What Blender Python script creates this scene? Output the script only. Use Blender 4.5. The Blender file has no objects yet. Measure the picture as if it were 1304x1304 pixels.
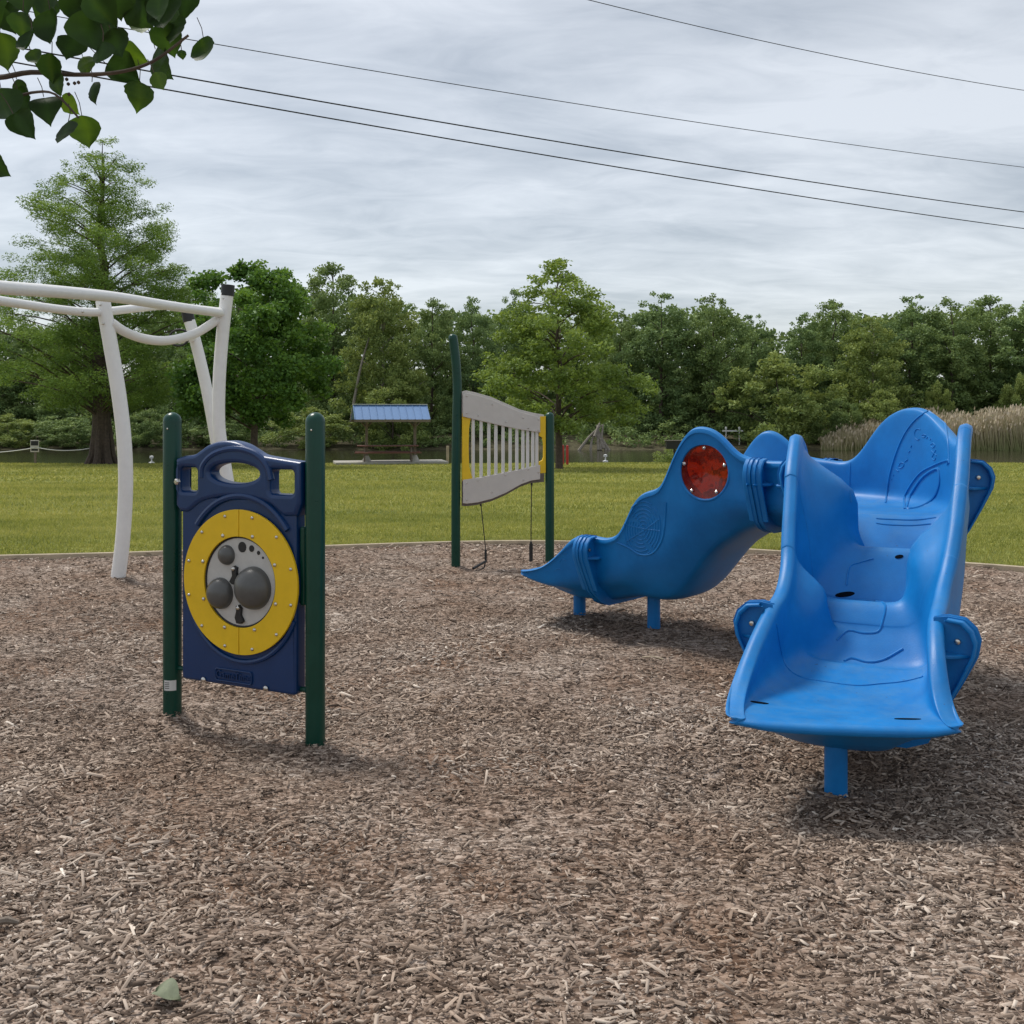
import bpy, math, random
import numpy as np
from mathutils import Vector, Matrix, Quaternion
from mathutils.bvhtree import BVHTree
random.seed(7)
rng = np.random.default_rng(11)
R = math.radians
S = bpy.context.scene
COL = S.collection

# ------------------------------------------------------------------ camera, light, exposure
F, CX, HZ, CH = 1300.0, 652.0, 525.0, 1.5       # focal length and horizon in photo pixels, eye height
cam_d = bpy.data.cameras.new('camera'); cam = bpy.data.objects.new('camera', cam_d); COL.objects.link(cam)
cam.location = (0, 0, CH); cam.rotation_euler = (R(90), 0, 0)
cam_d.sensor_width = 36; cam_d.lens = 36*F/1304; cam_d.shift_y = (HZ-652)/1304
cam_d.clip_start = .05; cam_d.clip_end = 3000
S.camera = cam
S.view_settings.view_transform = 'Standard'; S.view_settings.look = 'None'
S.view_settings.exposure = 0.30; S.view_settings.gamma = 1
SUN_EL, SUN_AZ = 58, -50                           # azimuth measured from +Y towards +X
w = bpy.data.worlds.new('World'); S.world = w; w.use_nodes = True
nt = w.node_tree; nt.nodes.clear(); N = nt.nodes.new; L = nt.links.new
wo = N('ShaderNodeOutputWorld'); add = N('ShaderNodeAddShader')
sky = N('ShaderNodeTexSky'); sky.sky_type = 'NISHITA'; sky.sun_disc = False
sky.sun_elevation = R(SUN_EL); sky.sun_rotation = R(SUN_AZ)
b1 = N('ShaderNodeBackground'); b1.inputs[1].default_value = .03; L(sky.outputs[0], b1.inputs[0])
tc = N('ShaderNodeTexCoord'); sep = N('ShaderNodeSeparateXYZ'); L(tc.outputs['Generated'], sep.inputs[0])
def wm(op, a, b):
    m = N('ShaderNodeMath'); m.operation = op
    for i, v in enumerate((a, b)):
        if v is None: continue
        if isinstance(v, (int, float)): m.inputs[i].default_value = v
        else: L(v, m.inputs[i])
    return m.outputs[0]
zz = wm('ADD', wm('MAXIMUM', sep.outputs[2], 0.0), .16)
cmb = N('ShaderNodeCombineXYZ'); L(wm('DIVIDE', sep.outputs[0], zz), cmb.inputs[0]); L(wm('DIVIDE', sep.outputs[1], zz), cmb.inputs[1])
mp = N('ShaderNodeMapping'); mp.inputs['Scale'].default_value = (.8, 1.5, 1); mp.inputs['Rotation'].default_value = (0, 0, R(-12)); L(cmb.outputs[0], mp.inputs[0])
n1 = N('ShaderNodeTexNoise'); n1.inputs['Scale'].default_value = 1.1; n1.inputs['Detail'].default_value = 7; n1.inputs['Roughness'].default_value = .52; n1.inputs['Distortion'].default_value = .5; L(mp.outputs[0], n1.inputs[0])
n2 = N('ShaderNodeTexNoise'); n2.inputs['Scale'].default_value = 4.6; n2.inputs['Detail'].default_value = 6; n2.inputs['Roughness'].default_value = .6; n2.inputs['Distortion'].default_value = .8; L(mp.outputs[0], n2.inputs[0])
cr = N('ShaderNodeValToRGB'); L(wm('ADD', wm('MULTIPLY', n1.outputs[0], .70), wm('MULTIPLY', n2.outputs[0], .30)), cr.inputs[0])
cr.color_ramp.elements[0].position = .38; cr.color_ramp.elements[0].color = (.40, .425, .45, 1)
cr.color_ramp.elements[1].position = .60; cr.color_ramp.elements[1].color = (.66, .68, .70, 1)
b2 = N('ShaderNodeBackground'); L(cr.outputs[0], b2.inputs[0]); b2.inputs[1].default_value = .80
L(b1.outputs[0], add.inputs[0]); L(b2.outputs[0], add.inputs[1]); L(add.outputs[0], wo.inputs[0])
sun_d = bpy.data.lights.new('sun', 'SUN'); sun_d.energy = 2.6; sun_d.angle = R(15); sun_d.color = (1, .96, .9)
sun = bpy.data.objects.new('sun', sun_d); COL.objects.link(sun)
sd = Vector((math.sin(R(SUN_AZ))*math.cos(R(SUN_EL)), math.cos(R(SUN_AZ))*math.cos(R(SUN_EL)), math.sin(R(SUN_EL))))
sun.rotation_euler = sd.to_track_quat('Z', 'Y').to_euler()

# ------------------------------------------------------------------ helpers
def at(px, py, Y):
    return Vector(((px-CX)/F*Y, Y, CH-(py-HZ)/F*Y))
def tag(o, label=None, cat=None, group=None, kind=None):
    for k, v in (('label', label), ('category', cat), ('group', group), ('kind', kind)):
        if v: o[k] = v
    return o
def empty(name, loc=(0, 0, 0), rz=0, **k):
    o = bpy.data.objects.new(name, None); COL.objects.link(o); o.location = loc; o.rotation_euler = (0, 0, rz)
    o.empty_display_size = .1
    return tag(o, **k)
def link(name, me, mat=None, parent=None, **k):
    o = bpy.data.objects.new(name, me); COL.objects.link(o)
    if mat is not None and not me.materials: me.materials.append(mat)
    if parent is not None: o.parent = parent
    return tag(o, **k)
def frame(d):
    d = d.normalized(); up = Vector((0, 0, 1)) if abs(d.z) < .9 else Vector((1, 0, 0))
    a = d.cross(up).normalized(); return a, a.cross(d).normalized()
class MB:
    def __init__(s): s.v = []; s.f = []
    def add(s, v, f):
        n = len(s.v); s.v += [tuple(p) for p in v]; s.f += [tuple(i+n for i in q) for q in f]; return s
    def tube(s, pts, r, seg=12, cap=True):
        pts = [Vector(p) for p in pts]; n = len(pts)
        rr = r if isinstance(r, (list, tuple)) else [r]*n
        V, Fc = [], []; a = None
        for i, p in enumerate(pts):
            d = (pts[min(i+1, n-1)]-pts[max(i-1, 0)]).normalized()
            if a is None: a, b = frame(d)
            else:
                a = (a-d*a.dot(d)).normalized(); b = a.cross(d)
            for k in range(seg):
                t = 2*math.pi*k/seg; V.append(p+(a*math.cos(t)+b*math.sin(t))*rr[i])
        for i in range(n-1):
            for k in range(seg):
                k2 = (k+1) % seg; Fc.append((i*seg+k, i*seg+k2, (i+1)*seg+k2, (i+1)*seg+k))
        if cap: Fc.append(tuple(reversed(range(seg)))); Fc.append(tuple((n-1)*seg+k for k in range(seg)))
        return s.add(V, Fc)
    def box(s, c, d, M=None):
        V = [Vector((c[0]+x*d[0]/2, c[1]+y*d[1]/2, c[2]+z*d[2]/2)) for x in (-1, 1) for y in (-1, 1) for z in (-1, 1)]
        if M is not None: V = [M @ v for v in V]
        return s.add(V, [(0, 1, 3, 2), (4, 6, 7, 5), (0, 4, 5, 1), (2, 3, 7, 6), (0, 2, 6, 4), (1, 5, 7, 3)])
    def lathe(s, prof, M=None, seg=24):        # prof: (radius, height) along +Z of M
        M = M or Matrix(); V, Fc = [], []
        for r, h in prof:
            for k in range(seg):
                t = 2*math.pi*k/seg; V.append(M @ Vector((r*math.cos(t), r*math.sin(t), h)))
        for i in range(len(prof)-1):
            for k in range(seg):
                k2 = (k+1) % seg; Fc.append((i*seg+k, i*seg+k2, (i+1)*seg+k2, (i+1)*seg+k))
        Fc.append(tuple(reversed(range(seg)))); Fc.append(tuple((len(prof)-1)*seg+k for k in range(seg)))
        return s.add(V, Fc)
    def build(s, name, mat, parent=None, smooth=35, bevel=0, **k):
        me = bpy.data.meshes.new(name); me.from_pydata(s.v, [], s.f); me.update()
        if smooth:
            me.shade_smooth(); me.set_sharp_from_angle(angle=R(smooth))
        o = link(name, me, mat, parent, **k)
        if bevel:
            b = o.modifiers.new('b', 'BEVEL'); b.width = bevel; b.segments = 2; b.limit_method = 'ANGLE'
        return o
def spline(P, n=8):
    P = [Vector(p) for p in P]; out = []
    for i in range(len(P)-1):
        p0, p1, p2, p3 = P[max(i-1, 0)], P[i], P[i+1], P[min(i+2, len(P)-1)]
        for k in range(n):
            t = k/n
            out.append(.5*((2*p1)+(p2-p0)*t+(2*p0-5*p1+4*p2-p3)*t*t+(3*p1-p0-3*p2+p3)*t**3))
    out.append(P[-1]); return out
def plate(name, loops, thick, bevel, mat, parent, M, **k):
    """a flat plate cut from 2D outlines (holes included), with rounded edges; local x,y = plate plane, z = its normal"""
    cu = bpy.data.curves.new(name, 'CURVE'); cu.dimensions = '2D'; cu.fill_mode = 'BOTH'
    cu.extrude = max(thick/2-bevel, .0004); cu.bevel_depth = bevel; cu.bevel_resolution = 3; cu.offset = -bevel
    for lp in loops:
        sp = cu.splines.new('POLY'); sp.points.add(len(lp)-1); sp.use_cyclic_u = True
        for i, p in enumerate(lp): sp.points[i].co = (p[0], p[1], 0, 1)
    t = bpy.data.objects.new('t', cu); COL.objects.link(t)
    dg = bpy.context.evaluated_depsgraph_get(); me = bpy.data.meshes.new_from_object(t.evaluated_get(dg))
    bpy.data.objects.remove(t); me.name = name; me.materials.clear()
    me.transform(M); me.shade_smooth(); me.set_sharp_from_angle(angle=R(40))
    return link(name, me, mat, parent, **k)
def text_mesh(txt, size, depth, M):
    cu = bpy.data.curves.new('t', 'FONT'); cu.body = txt; cu.size = size; cu.extrude = depth; cu.align_x = 'CENTER'; cu.align_y = 'CENTER'
    t = bpy.data.objects.new('t', cu); COL.objects.link(t)
    dg = bpy.context.evaluated_depsgraph_get(); me = bpy.data.meshes.new_from_object(t.evaluated_get(dg))
    bpy.data.objects.remove(t); me.transform(M); return me
def circle(cx, cy, r, n=48, ry=None):
    ry = ry or r
    return [(cx+r*math.cos(2*math.pi*i/n), cy+ry*math.sin(2*math.pi*i/n)) for i in range(n)]
def rrect(x0, y0, x1, y1, r, n=5):
    out = []
    for (cx, cy, a0) in ((x1-r, y0+r, -90), (x1-r, y1-r, 0), (x0+r, y1-r, 90), (x0+r, y0+r, 180)):
        for i in range(n+1):
            a = R(a0+90*i/n); out.append((cx+r*math.cos(a), cy+r*math.sin(a)))
    return out
def quads(name, V, Fc, tone=None, mat=None, parent=None, smooth=False, **k):
    """fast mesh from numpy arrays V (n,3), Fc (m,k); tone = per vertex float"""
    me = bpy.data.meshes.new(name); nf, kk = Fc.shape
    me.vertices.add(len(V)); me.vertices.foreach_set('co', V.astype(np.float32).ravel())
    me.loops.add(nf*kk); me.loops.foreach_set('vertex_index', Fc.astype(np.int32).ravel())
    me.polygons.add(nf); me.polygons.foreach_set('loop_start', np.arange(0, nf*kk, kk, dtype=np.int32))
    me.update(calc_edges=True)
    if tone is not None:
        a = me.attributes.new('tone', 'FLOAT', 'POINT'); a.data.foreach_set('value', tone.astype(np.float32))
    if smooth: me.shade_smooth()
    if mat: me.materials.append(mat)
    return link(name, me, None, parent, **k)

# ------------------------------------------------------------------ materials
def mat(name, col, rough=.5, metal=0, spec=.5, var=0, vscale=8, bump=0, bscale=60, col2=None, coat=0):
    m = bpy.data.materials.new(name); m.use_nodes = True; t = m.node_tree; p = t.nodes['Principled BSDF']
    p.inputs['Base Color'].default_value = (*col, 1); p.inputs['Roughness'].default_value = rough
    p.inputs['Metallic'].default_value = metal; p.inputs['Specular IOR Level'].default_value = spec
    p.inputs['Coat Weight'].default_value = coat
    tcn = t.nodes.new('ShaderNodeTexCoord')
    if var or col2:
        n = t.nodes.new('ShaderNodeTexNoise'); n.inputs['Scale'].default_value = vscale; n.inputs['Detail'].default_value = 8; n.inputs['Roughness'].default_value = .65
        t.links.new(tcn.outputs['Object'], n.inputs[0])
        r = t.nodes.new('ShaderNodeValToRGB'); t.links.new(n.outputs[0], r.inputs[0])
        r.color_ramp.elements[0].position = .32; r.color_ramp.elements[1].position = .72
        c2 = col2 or tuple(min(1, c*(1+var)+.01*var) for c in col)
        r.color_ramp.elements[0].color = (*[c*(1-var) for c in col], 1); r.color_ramp.elements[1].color = (*c2, 1)
        t.links.new(r.outputs[0], p.inputs['Base Color'])
        mr = t.nodes.new('ShaderNodeMapRange'); mr.inputs['To Min'].default_value = max(rough-.08, 0); mr.inputs['To Max'].default_value = min(rough+.12, 1)
        t.links.new(n.outputs[0], mr.inputs[0]); t.links.new(mr.outputs[0], p.inputs['Roughness'])
    if bump:
        n = t.nodes.new('ShaderNodeTexNoise'); n.inputs['Scale'].default_value = bscale; n.inputs['Detail'].default_value = 4
        t.links.new(tcn.outputs['Object'], n.inputs[0])
        b = t.nodes.new('ShaderNodeBump'); b.inputs['Strength'].default_value = bump; b.inputs['Distance'].default_value = .01
        t.links.new(n.outputs[0], b.inputs['Height']); t.links.new(b.outputs[0], p.inputs['Normal'])
    return m
def tone_mat(name, stops, rough=.7, transl=0, spec=.3, noise=0):
    m = bpy.data.materials.new(name); m.use_nodes = True; t = m.node_tree; p = t.nodes['Principled BSDF']
    a = t.nodes.new('ShaderNodeAttribute'); a.attribute_name = 'tone'
    r = t.nodes.new('ShaderNodeValToRGB'); t.links.new(a.outputs['Fac'], r.inputs[0])
    e = r.color_ramp.elements
    while len(e) < len(stops): e.new(.5)
    for i, (pos, c) in enumerate(stops): e[i].position = pos; e[i].color = (*c, 1)
    t.links.new(r.outputs[0], p.inputs['Base Color']); p.inputs['Roughness'].default_value = rough
    p.inputs['Specular IOR Level'].default_value = spec
    if transl:
        tr = t.nodes.new('ShaderNodeBsdfTranslucent'); mx = t.nodes.new('ShaderNodeMixShader'); mx.inputs[0].default_value = transl
        hs = t.nodes.new('ShaderNodeHueSaturation'); hs.inputs['Value'].default_value = 1.3; hs.inputs['Hue'].default_value = .48; hs.inputs['Saturation'].default_value = 1.1
        t.links.new(r.outputs[0], hs.inputs['Color']); t.links.new(hs.outputs[0], tr.inputs[0])
        t.links.new(p.outputs[0], mx.inputs[1]); t.links.new(tr.outputs[0], mx.inputs[2])
        t.links.new(mx.outputs[0], t.nodes['Material Output'].inputs[0])
    return m
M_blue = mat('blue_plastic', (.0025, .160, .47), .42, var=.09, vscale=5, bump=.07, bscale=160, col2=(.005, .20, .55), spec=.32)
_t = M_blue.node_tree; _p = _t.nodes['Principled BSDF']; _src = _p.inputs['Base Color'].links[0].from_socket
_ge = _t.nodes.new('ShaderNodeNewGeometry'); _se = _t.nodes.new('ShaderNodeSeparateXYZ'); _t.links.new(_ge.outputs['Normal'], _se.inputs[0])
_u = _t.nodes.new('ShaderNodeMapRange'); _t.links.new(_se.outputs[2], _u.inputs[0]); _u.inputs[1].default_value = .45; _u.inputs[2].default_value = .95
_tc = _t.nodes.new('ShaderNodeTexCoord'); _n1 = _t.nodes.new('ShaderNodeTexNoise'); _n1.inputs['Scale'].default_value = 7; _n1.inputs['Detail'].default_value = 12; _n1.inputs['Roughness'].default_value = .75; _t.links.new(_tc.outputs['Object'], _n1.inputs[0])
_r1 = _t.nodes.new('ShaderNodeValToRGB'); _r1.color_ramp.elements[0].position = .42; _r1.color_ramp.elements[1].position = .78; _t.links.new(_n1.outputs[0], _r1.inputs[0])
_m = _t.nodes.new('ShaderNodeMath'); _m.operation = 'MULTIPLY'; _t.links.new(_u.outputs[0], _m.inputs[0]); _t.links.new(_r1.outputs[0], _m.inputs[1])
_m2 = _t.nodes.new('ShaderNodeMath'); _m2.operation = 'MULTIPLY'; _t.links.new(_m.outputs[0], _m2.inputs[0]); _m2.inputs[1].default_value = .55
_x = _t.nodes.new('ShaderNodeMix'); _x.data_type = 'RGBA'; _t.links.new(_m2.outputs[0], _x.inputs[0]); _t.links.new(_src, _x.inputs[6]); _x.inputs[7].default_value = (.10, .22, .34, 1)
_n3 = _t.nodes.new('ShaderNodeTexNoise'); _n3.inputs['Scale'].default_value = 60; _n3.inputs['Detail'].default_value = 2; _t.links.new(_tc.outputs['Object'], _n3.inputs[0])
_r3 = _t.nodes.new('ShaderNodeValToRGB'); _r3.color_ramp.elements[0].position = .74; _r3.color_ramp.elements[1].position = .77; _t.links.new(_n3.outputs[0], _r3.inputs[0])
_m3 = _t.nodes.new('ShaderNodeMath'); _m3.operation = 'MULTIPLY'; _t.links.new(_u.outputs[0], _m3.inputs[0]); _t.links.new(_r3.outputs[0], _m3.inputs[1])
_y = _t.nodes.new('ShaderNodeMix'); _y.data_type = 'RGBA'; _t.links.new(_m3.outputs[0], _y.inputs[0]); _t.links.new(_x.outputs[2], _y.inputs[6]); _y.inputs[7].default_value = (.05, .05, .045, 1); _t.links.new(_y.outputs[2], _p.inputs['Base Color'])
M_navy = mat('navy_plastic', (.001, .030, .118), .32, var=.10, vscale=6, bump=.06, bscale=160)
M_green = mat('green_paint', (.002, .046, .030), .28, var=.12, vscale=9, spec=.35)
M_yel = mat('yellow_plastic', (.78, .50, .006), .42, var=.05, vscale=14, bump=.04)
M_lgrey = mat('light_grey_sheet', (.50, .49, .47), .5, var=.06, vscale=30, bump=.03)
M_dgrey = mat('dark_grey_dome', (.085, .085, .082), .30, var=.12, vscale=14)
M_black = mat('black_rubber', (.012, .012, .013), .5, var=.2)
M_hole = mat('hole_dark', (.004, .006, .010), .95, spec=.05)
M_steel = mat('steel_bolt', (.62, .60, .56), .25, metal=1, var=.1)
M_white = mat('white_paint', (.80, .79, .77), .34, var=.04, vscale=12, bump=.04, bscale=300)
M_taupe = mat('taupe_board', (.56, .52, .475), .5, var=.06, vscale=10, bump=.05)
M_taupe_d = mat('brown_board', (.13, .105, .085), .6, var=.1)
M_baluster = mat('pale_baluster', (.66, .64, .61), .45, var=.06)
M_wood = mat('weathered_wood', (.20, .16, .125), .8, var=.35, vscale=18, bump=.4)
M_redwood = mat('red_brown_wood', (.17, .07, .05), .75, var=.3, vscale=14, bump=.3)
M_edge = mat('edging_timber', (.45, .37, .26), .75, var=.2, vscale=6, bump=.3)
M_bark = mat('bark', (.085, .062, .048), .9, var=.4, vscale=9, bump=.9, bscale=14)
M_barkp = mat('pale_bark', (.25, .22, .18), .9, var=.35, vscale=9, bump=.5)
M_roof = mat('blue_metal_roof', (.13, .24, .45), .35, var=.06, metal=.0)
M_conc = mat('concrete', (.40, .38, .33), .85, var=.12, vscale=3, bump=.2)
M_red = mat('red_paint', (.45, .02, .02), .45, var=.15)
M_sticker = mat('white_sticker', (.6, .6, .58), .5, var=.05)
M_wire = mat('dark_cable', (.012, .013, .018), .7)
M_whitepl = mat('white_paint_far', (.7, .7, .68), .5)
mr_ = bpy.data.materials.new('red_window'); mr_.use_nodes = True; p_ = mr_.node_tree.nodes['Principled BSDF']
p_.inputs['Base Color'].default_value = (.62, .035, .015, 1); p_.inputs['Roughness'].default_value = .06; p_.inputs['Transmission Weight'].default_value = .85; p_.inputs['IOR'].default_value = 1.15
p_.inputs['Coat Weight'].default_value = .6; p_.inputs['Coat Roughness'].default_value = .08
_n = mr_.node_tree.nodes.new('ShaderNodeTexNoise'); _n.inputs['Scale'].default_value = 4; _n.inputs['Detail'].default_value = 1
_b = mr_.node_tree.nodes.new('ShaderNodeBump'); _b.inputs['Strength'].default_value = .3; _b.inputs['Distance'].default_value = .05
mr_.node_tree.links.new(_n.outputs[0], _b.inputs['Height']); mr_.node_tree.links.new(_b.outputs[0], p_.inputs['Normal'])
M_redwin = mr_
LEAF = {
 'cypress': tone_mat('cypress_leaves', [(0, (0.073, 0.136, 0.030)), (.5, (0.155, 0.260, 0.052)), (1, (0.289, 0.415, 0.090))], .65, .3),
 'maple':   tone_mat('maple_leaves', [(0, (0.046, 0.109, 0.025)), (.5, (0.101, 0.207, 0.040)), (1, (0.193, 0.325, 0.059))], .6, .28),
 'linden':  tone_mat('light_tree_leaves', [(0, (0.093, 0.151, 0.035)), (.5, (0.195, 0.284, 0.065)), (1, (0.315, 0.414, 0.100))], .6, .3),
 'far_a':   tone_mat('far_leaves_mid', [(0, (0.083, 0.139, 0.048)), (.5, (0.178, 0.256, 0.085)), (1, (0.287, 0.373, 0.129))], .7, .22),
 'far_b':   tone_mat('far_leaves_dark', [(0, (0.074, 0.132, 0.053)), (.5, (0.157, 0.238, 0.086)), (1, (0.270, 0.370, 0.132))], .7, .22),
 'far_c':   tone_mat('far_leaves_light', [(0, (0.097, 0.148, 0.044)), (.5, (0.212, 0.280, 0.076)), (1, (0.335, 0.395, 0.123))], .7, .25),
 'reed':    tone_mat('reed_stems', [(0, (0.158, 0.210, 0.063)), (.45, (0.326, 0.294, 0.158)), (1, (0.588, 0.504, 0.378))], .8, .15),
 'grass':   tone_mat('grass_blades', [(0, (0.154, 0.193, 0.044)), (.5, (0.319, 0.341, 0.088)), (1, (0.506, 0.484, 0.154))], .7, .3),
 'near':    tone_mat('near_leaves', [(0, (.014, .034, .008)), (.5, (.030, .075, .014)), (1, (.085, .16, .022))], .5, .42, spec=.3),
}
M_chip = tone_mat('mulch_chips', [(0, (.035, .026, .021)), (.25, (.12, .09, .071)), (.50, (.31, .25, .206)), (.80, (.56, .48, .41)), (1, (.80, .73, .65))], .85, 0, .2)

_t = M_chip.node_tree; _p = _t.nodes['Principled BSDF']; _s = _p.inputs['Base Color'].links[0].from_socket; _tc = _t.nodes.new('ShaderNodeTexCoord')
_n = _t.nodes.new('ShaderNodeTexNoise'); _n.inputs['Scale'].default_value = 1.1; _n.inputs['Detail'].default_value = 7; _n.inputs['Roughness'].default_value = .65; _t.links.new(_tc.outputs['Object'], _n.inputs[0])
_r = _t.nodes.new('ShaderNodeValToRGB'); _t.links.new(_n.outputs[0], _r.inputs[0]); _r.color_ramp.elements[0].position = .36; _r.color_ramp.elements[0].color = (.74, .64, .56, 1); _r.color_ramp.elements[1].position = .60; _r.color_ramp.elements[1].color = (1.05, 1.03, 1.0, 1)
_x = _t.nodes.new('ShaderNodeMix'); _x.data_type = 'RGBA'; _x.blend_type = 'MULTIPLY'; _x.inputs[0].default_value = 1; _t.links.new(_s, _x.inputs[6]); _t.links.new(_r.outputs[0], _x.inputs[7]); _t.links.new(_x.outputs[2], _p.inputs['Base Color'])
# ------------------------------------------------------------------ ground
EDGE = [(-5.23, 10.43), (-4.03, 10.66), (-2.4, 11.1), (-.68, 11.54), (.43, 11.62), (1.5, 11.35), (2.57, 10.9), (3.7, 10.3), (4.84, 9.65), (6.6, 8.2), (7.6, 5.5), (7.8, 2), (7.2, -2), (4.5, -5), (0, -6), (-5, -5.4), (-8.5, -3), (-10.2, 1), (-10.2, 5), (-9, 8.4), (-7.2, 9.8), (-5.23, 10.43)]
EP = np.array([(p.x, p.y) for p in spline([(x, y, 0) for x, y in EDGE], 6)])
def inside(x, y):
    x = np.asarray(x); y = np.asarray(y); c = np.zeros(x.shape, bool)
    for (x1, y1), (x2, y2) in zip(EP[:-1], EP[1:]):
        if y1 == y2: continue
        c ^= ((y1 > y) != (y2 > y)) & (x < (x2-x1)*(y-y1)/(y2-y1)+x1)
    return c
def wob(x, y, s, k):
    return np.sin(x*s+k*1.7+1.3*np.sin(y*s*.7+k))*np.cos(y*s*1.1+k*2.3+1.1*np.sin(x*s*.6+k*.5))
def hgt(x, y):
    x = np.asarray(x, float); y = np.asarray(y, float)
    z = np.interp(y, [-400, 12, 50, 51.5, 54, 78, 81.5, 86, 120, 300, 1500], [0, 0, -1.0, -1.12, -2.3, -2.3, -1.5, -.9, -.2, 1.5, 6])
    return z+.03*wob(x, y, .35, 1)*np.clip((y-12)/10, 0, 1)
def mz(x, y):
    """mulch surface"""
    x = np.asarray(x, float); y = np.asarray(y, float)
    z = .014*wob(x, y, 2.1, 2)+.010*wob(x, y, 5.3, 5)+.005*wob(x, y, 13, 9)+.004*wob(x, y, 23, 3)
    for (a, b, r, d) in ((.25, 4.0, .13, .025), (.72, 4.05, .16, .03), (1.35, 4.15, .45, .03), (.3, 4.5, .12, .02), (-.5, 3.2, .3, .02), (-1.2, 4.7, .5, .02)):
        z = z-d*np.exp(-((x-a)**2+(y-b)**2)/r**2)
    for (a, b) in ((-1.665, 5.01), (-.892, 4.63), (-.55, 9.95), (.373, 10.12), (-3.55, 9.2), (1.28, 4.04), (.494, 7.44), (.965, 6.97)):
        d2 = (x-a)**2+(y-b)**2; z = z+.030*np.exp(-d2/.012)-.012*np.exp(-((np.sqrt(d2)-.32)/.16)**2)
    return z
def grid(name, xs, ys, zf, m, mask=None, **k):
    X, Yg = np.meshgrid(xs, ys); Z = zf(X, Yg); nx, ny = len(xs), len(ys)
    V = np.stack([X.ravel(), Yg.ravel(), Z.ravel()], 1)
    i = np.arange(nx-1)[None, :]+nx*np.arange(ny-1)[:, None]
    Fq = np.stack([i, i+1, i+1+nx, i+nx], -1).reshape(-1, 4)
    if mask is not None:
        c = V[Fq].mean(1); Fq = Fq[mask(c[:, 0], c[:, 1])]
    return quads(name, V, Fq, None, m, None, smooth=True, **k)
# lawn material
M_lawn = bpy.data.materials.new('lawn'); M_lawn.use_nodes = True; t = M_lawn.node_tree; p = t.nodes['Principled BSDF']; p.inputs['Roughness'].default_value = .9; p.inputs['Specular IOR Level'].default_value = .15
tcn = t.nodes.new('ShaderNodeTexCoord')
def tn(t, src, scale, det=6, rough=.6, st=(1, 1, 1), rot=0):
    mpn = t.nodes.new('ShaderNodeMapping'); mpn.inputs['Scale'].default_value = st; mpn.inputs['Rotation'].default_value = (0, 0, rot); t.links.new(src, mpn.inputs[0])
    n = t.nodes.new('ShaderNodeTexNoise'); n.inputs['Scale'].default_value = scale; n.inputs['Detail'].default_value = det; n.inputs['Roughness'].default_value = rough
    t.links.new(mpn.outputs[0], n.inputs[0]); return n.outputs[0]
def ramp(t, src, stops):
    r = t.nodes.new('ShaderNodeValToRGB'); e = r.color_ramp.elements
    while len(e) < len(stops): e.new(.5)
    for i, (pos, c) in enumerate(stops): e[i].position = pos; e[i].color = (*c, 1)
    t.links.new(src, r.inputs[0]); return r.outputs[0]
def mixc(t, f, a, b, mode='MIX'):
    m = t.nodes.new('ShaderNodeMix'); m.data_type = 'RGBA'; m.blend_type = mode
    if isinstance(f, (int, float)): m.inputs[0].default_value = f
    else: t.links.new(f, m.inputs[0])
    t.links.new(a, m.inputs[6]); t.links.new(b, m.inputs[7]); return m.outputs[2]
O = tcn.outputs['Object']
big = ramp(t, tn(t, O, .35, 5, .6, (.5, 1, 1)), [(.32, (.17, .20, .045)), (.55, (.29, .30, .075)), (.75, (.38, .36, .12))])
sml = ramp(t, tn(t, O, 9, 8, .75, (.6, 1, 1)), [(.3, (.28, .30, .25)), (.5, (.8, .8, .75)), (.7, (1.5, 1.45, 1.3))])
mot = ramp(t, tn(t, O, 1.6, 6, .65, (.4, 1.3, 1)), [(.35, (.72, .76, .7)), (.7, (1.2, 1.15, 1.1))])
c = mixc(t, 1.0, mixc(t, 1.0, big, sml, 'MULTIPLY'), mot, 'MULTIPLY')
# the far bank is soil and leaf litter
sp = t.nodes.new('ShaderNodeSeparateXYZ'); t.links.new(O, sp.inputs[0])
mrn = t.nodes.new('ShaderNodeMapRange'); t.links.new(sp.outputs[1], mrn.inputs[0]); mrn.inputs[1].default_value = 50.6; mrn.inputs[2].default_value = 52
soil = ramp(t, tn(t, O, 2.5, 6, .7), [(.3, (.035, .030, .018)), (.7, (.12, .11, .06))])
t.links.new(mixc(t, mrn.outputs[0], c, soil), p.inputs['Base Color'])
bn = t.nodes.new('ShaderNodeBump'); bn.inputs['Strength'].default_value = .8; bn.inputs['Distance'].default_value = .04
t.links.new(tn(t, O, 30, 4, .7), bn.inputs['Height']); t.links.new(bn.outputs[0], p.inputs['Normal'])
ys = np.unique(np.concatenate([np.arange(-60, 0, 4), np.arange(0, 14, .5), np.arange(14, 90, .75), np.arange(90, 140, 4), np.arange(140, 1500, 60)]))
xs = np.unique(np.concatenate([np.arange(-900, -60, 60), np.arange(-60, -12, 2), np.arange(-12, 12, .5), np.arange(12, 61, 2), np.arange(60, 901, 60)]))
grid('lawn', xs, ys, lambda x, y: hgt(x, y)-.09*inside(x, y), M_lawn, kind='structure', label='mown yellow green lawn falling gently to the river')
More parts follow.
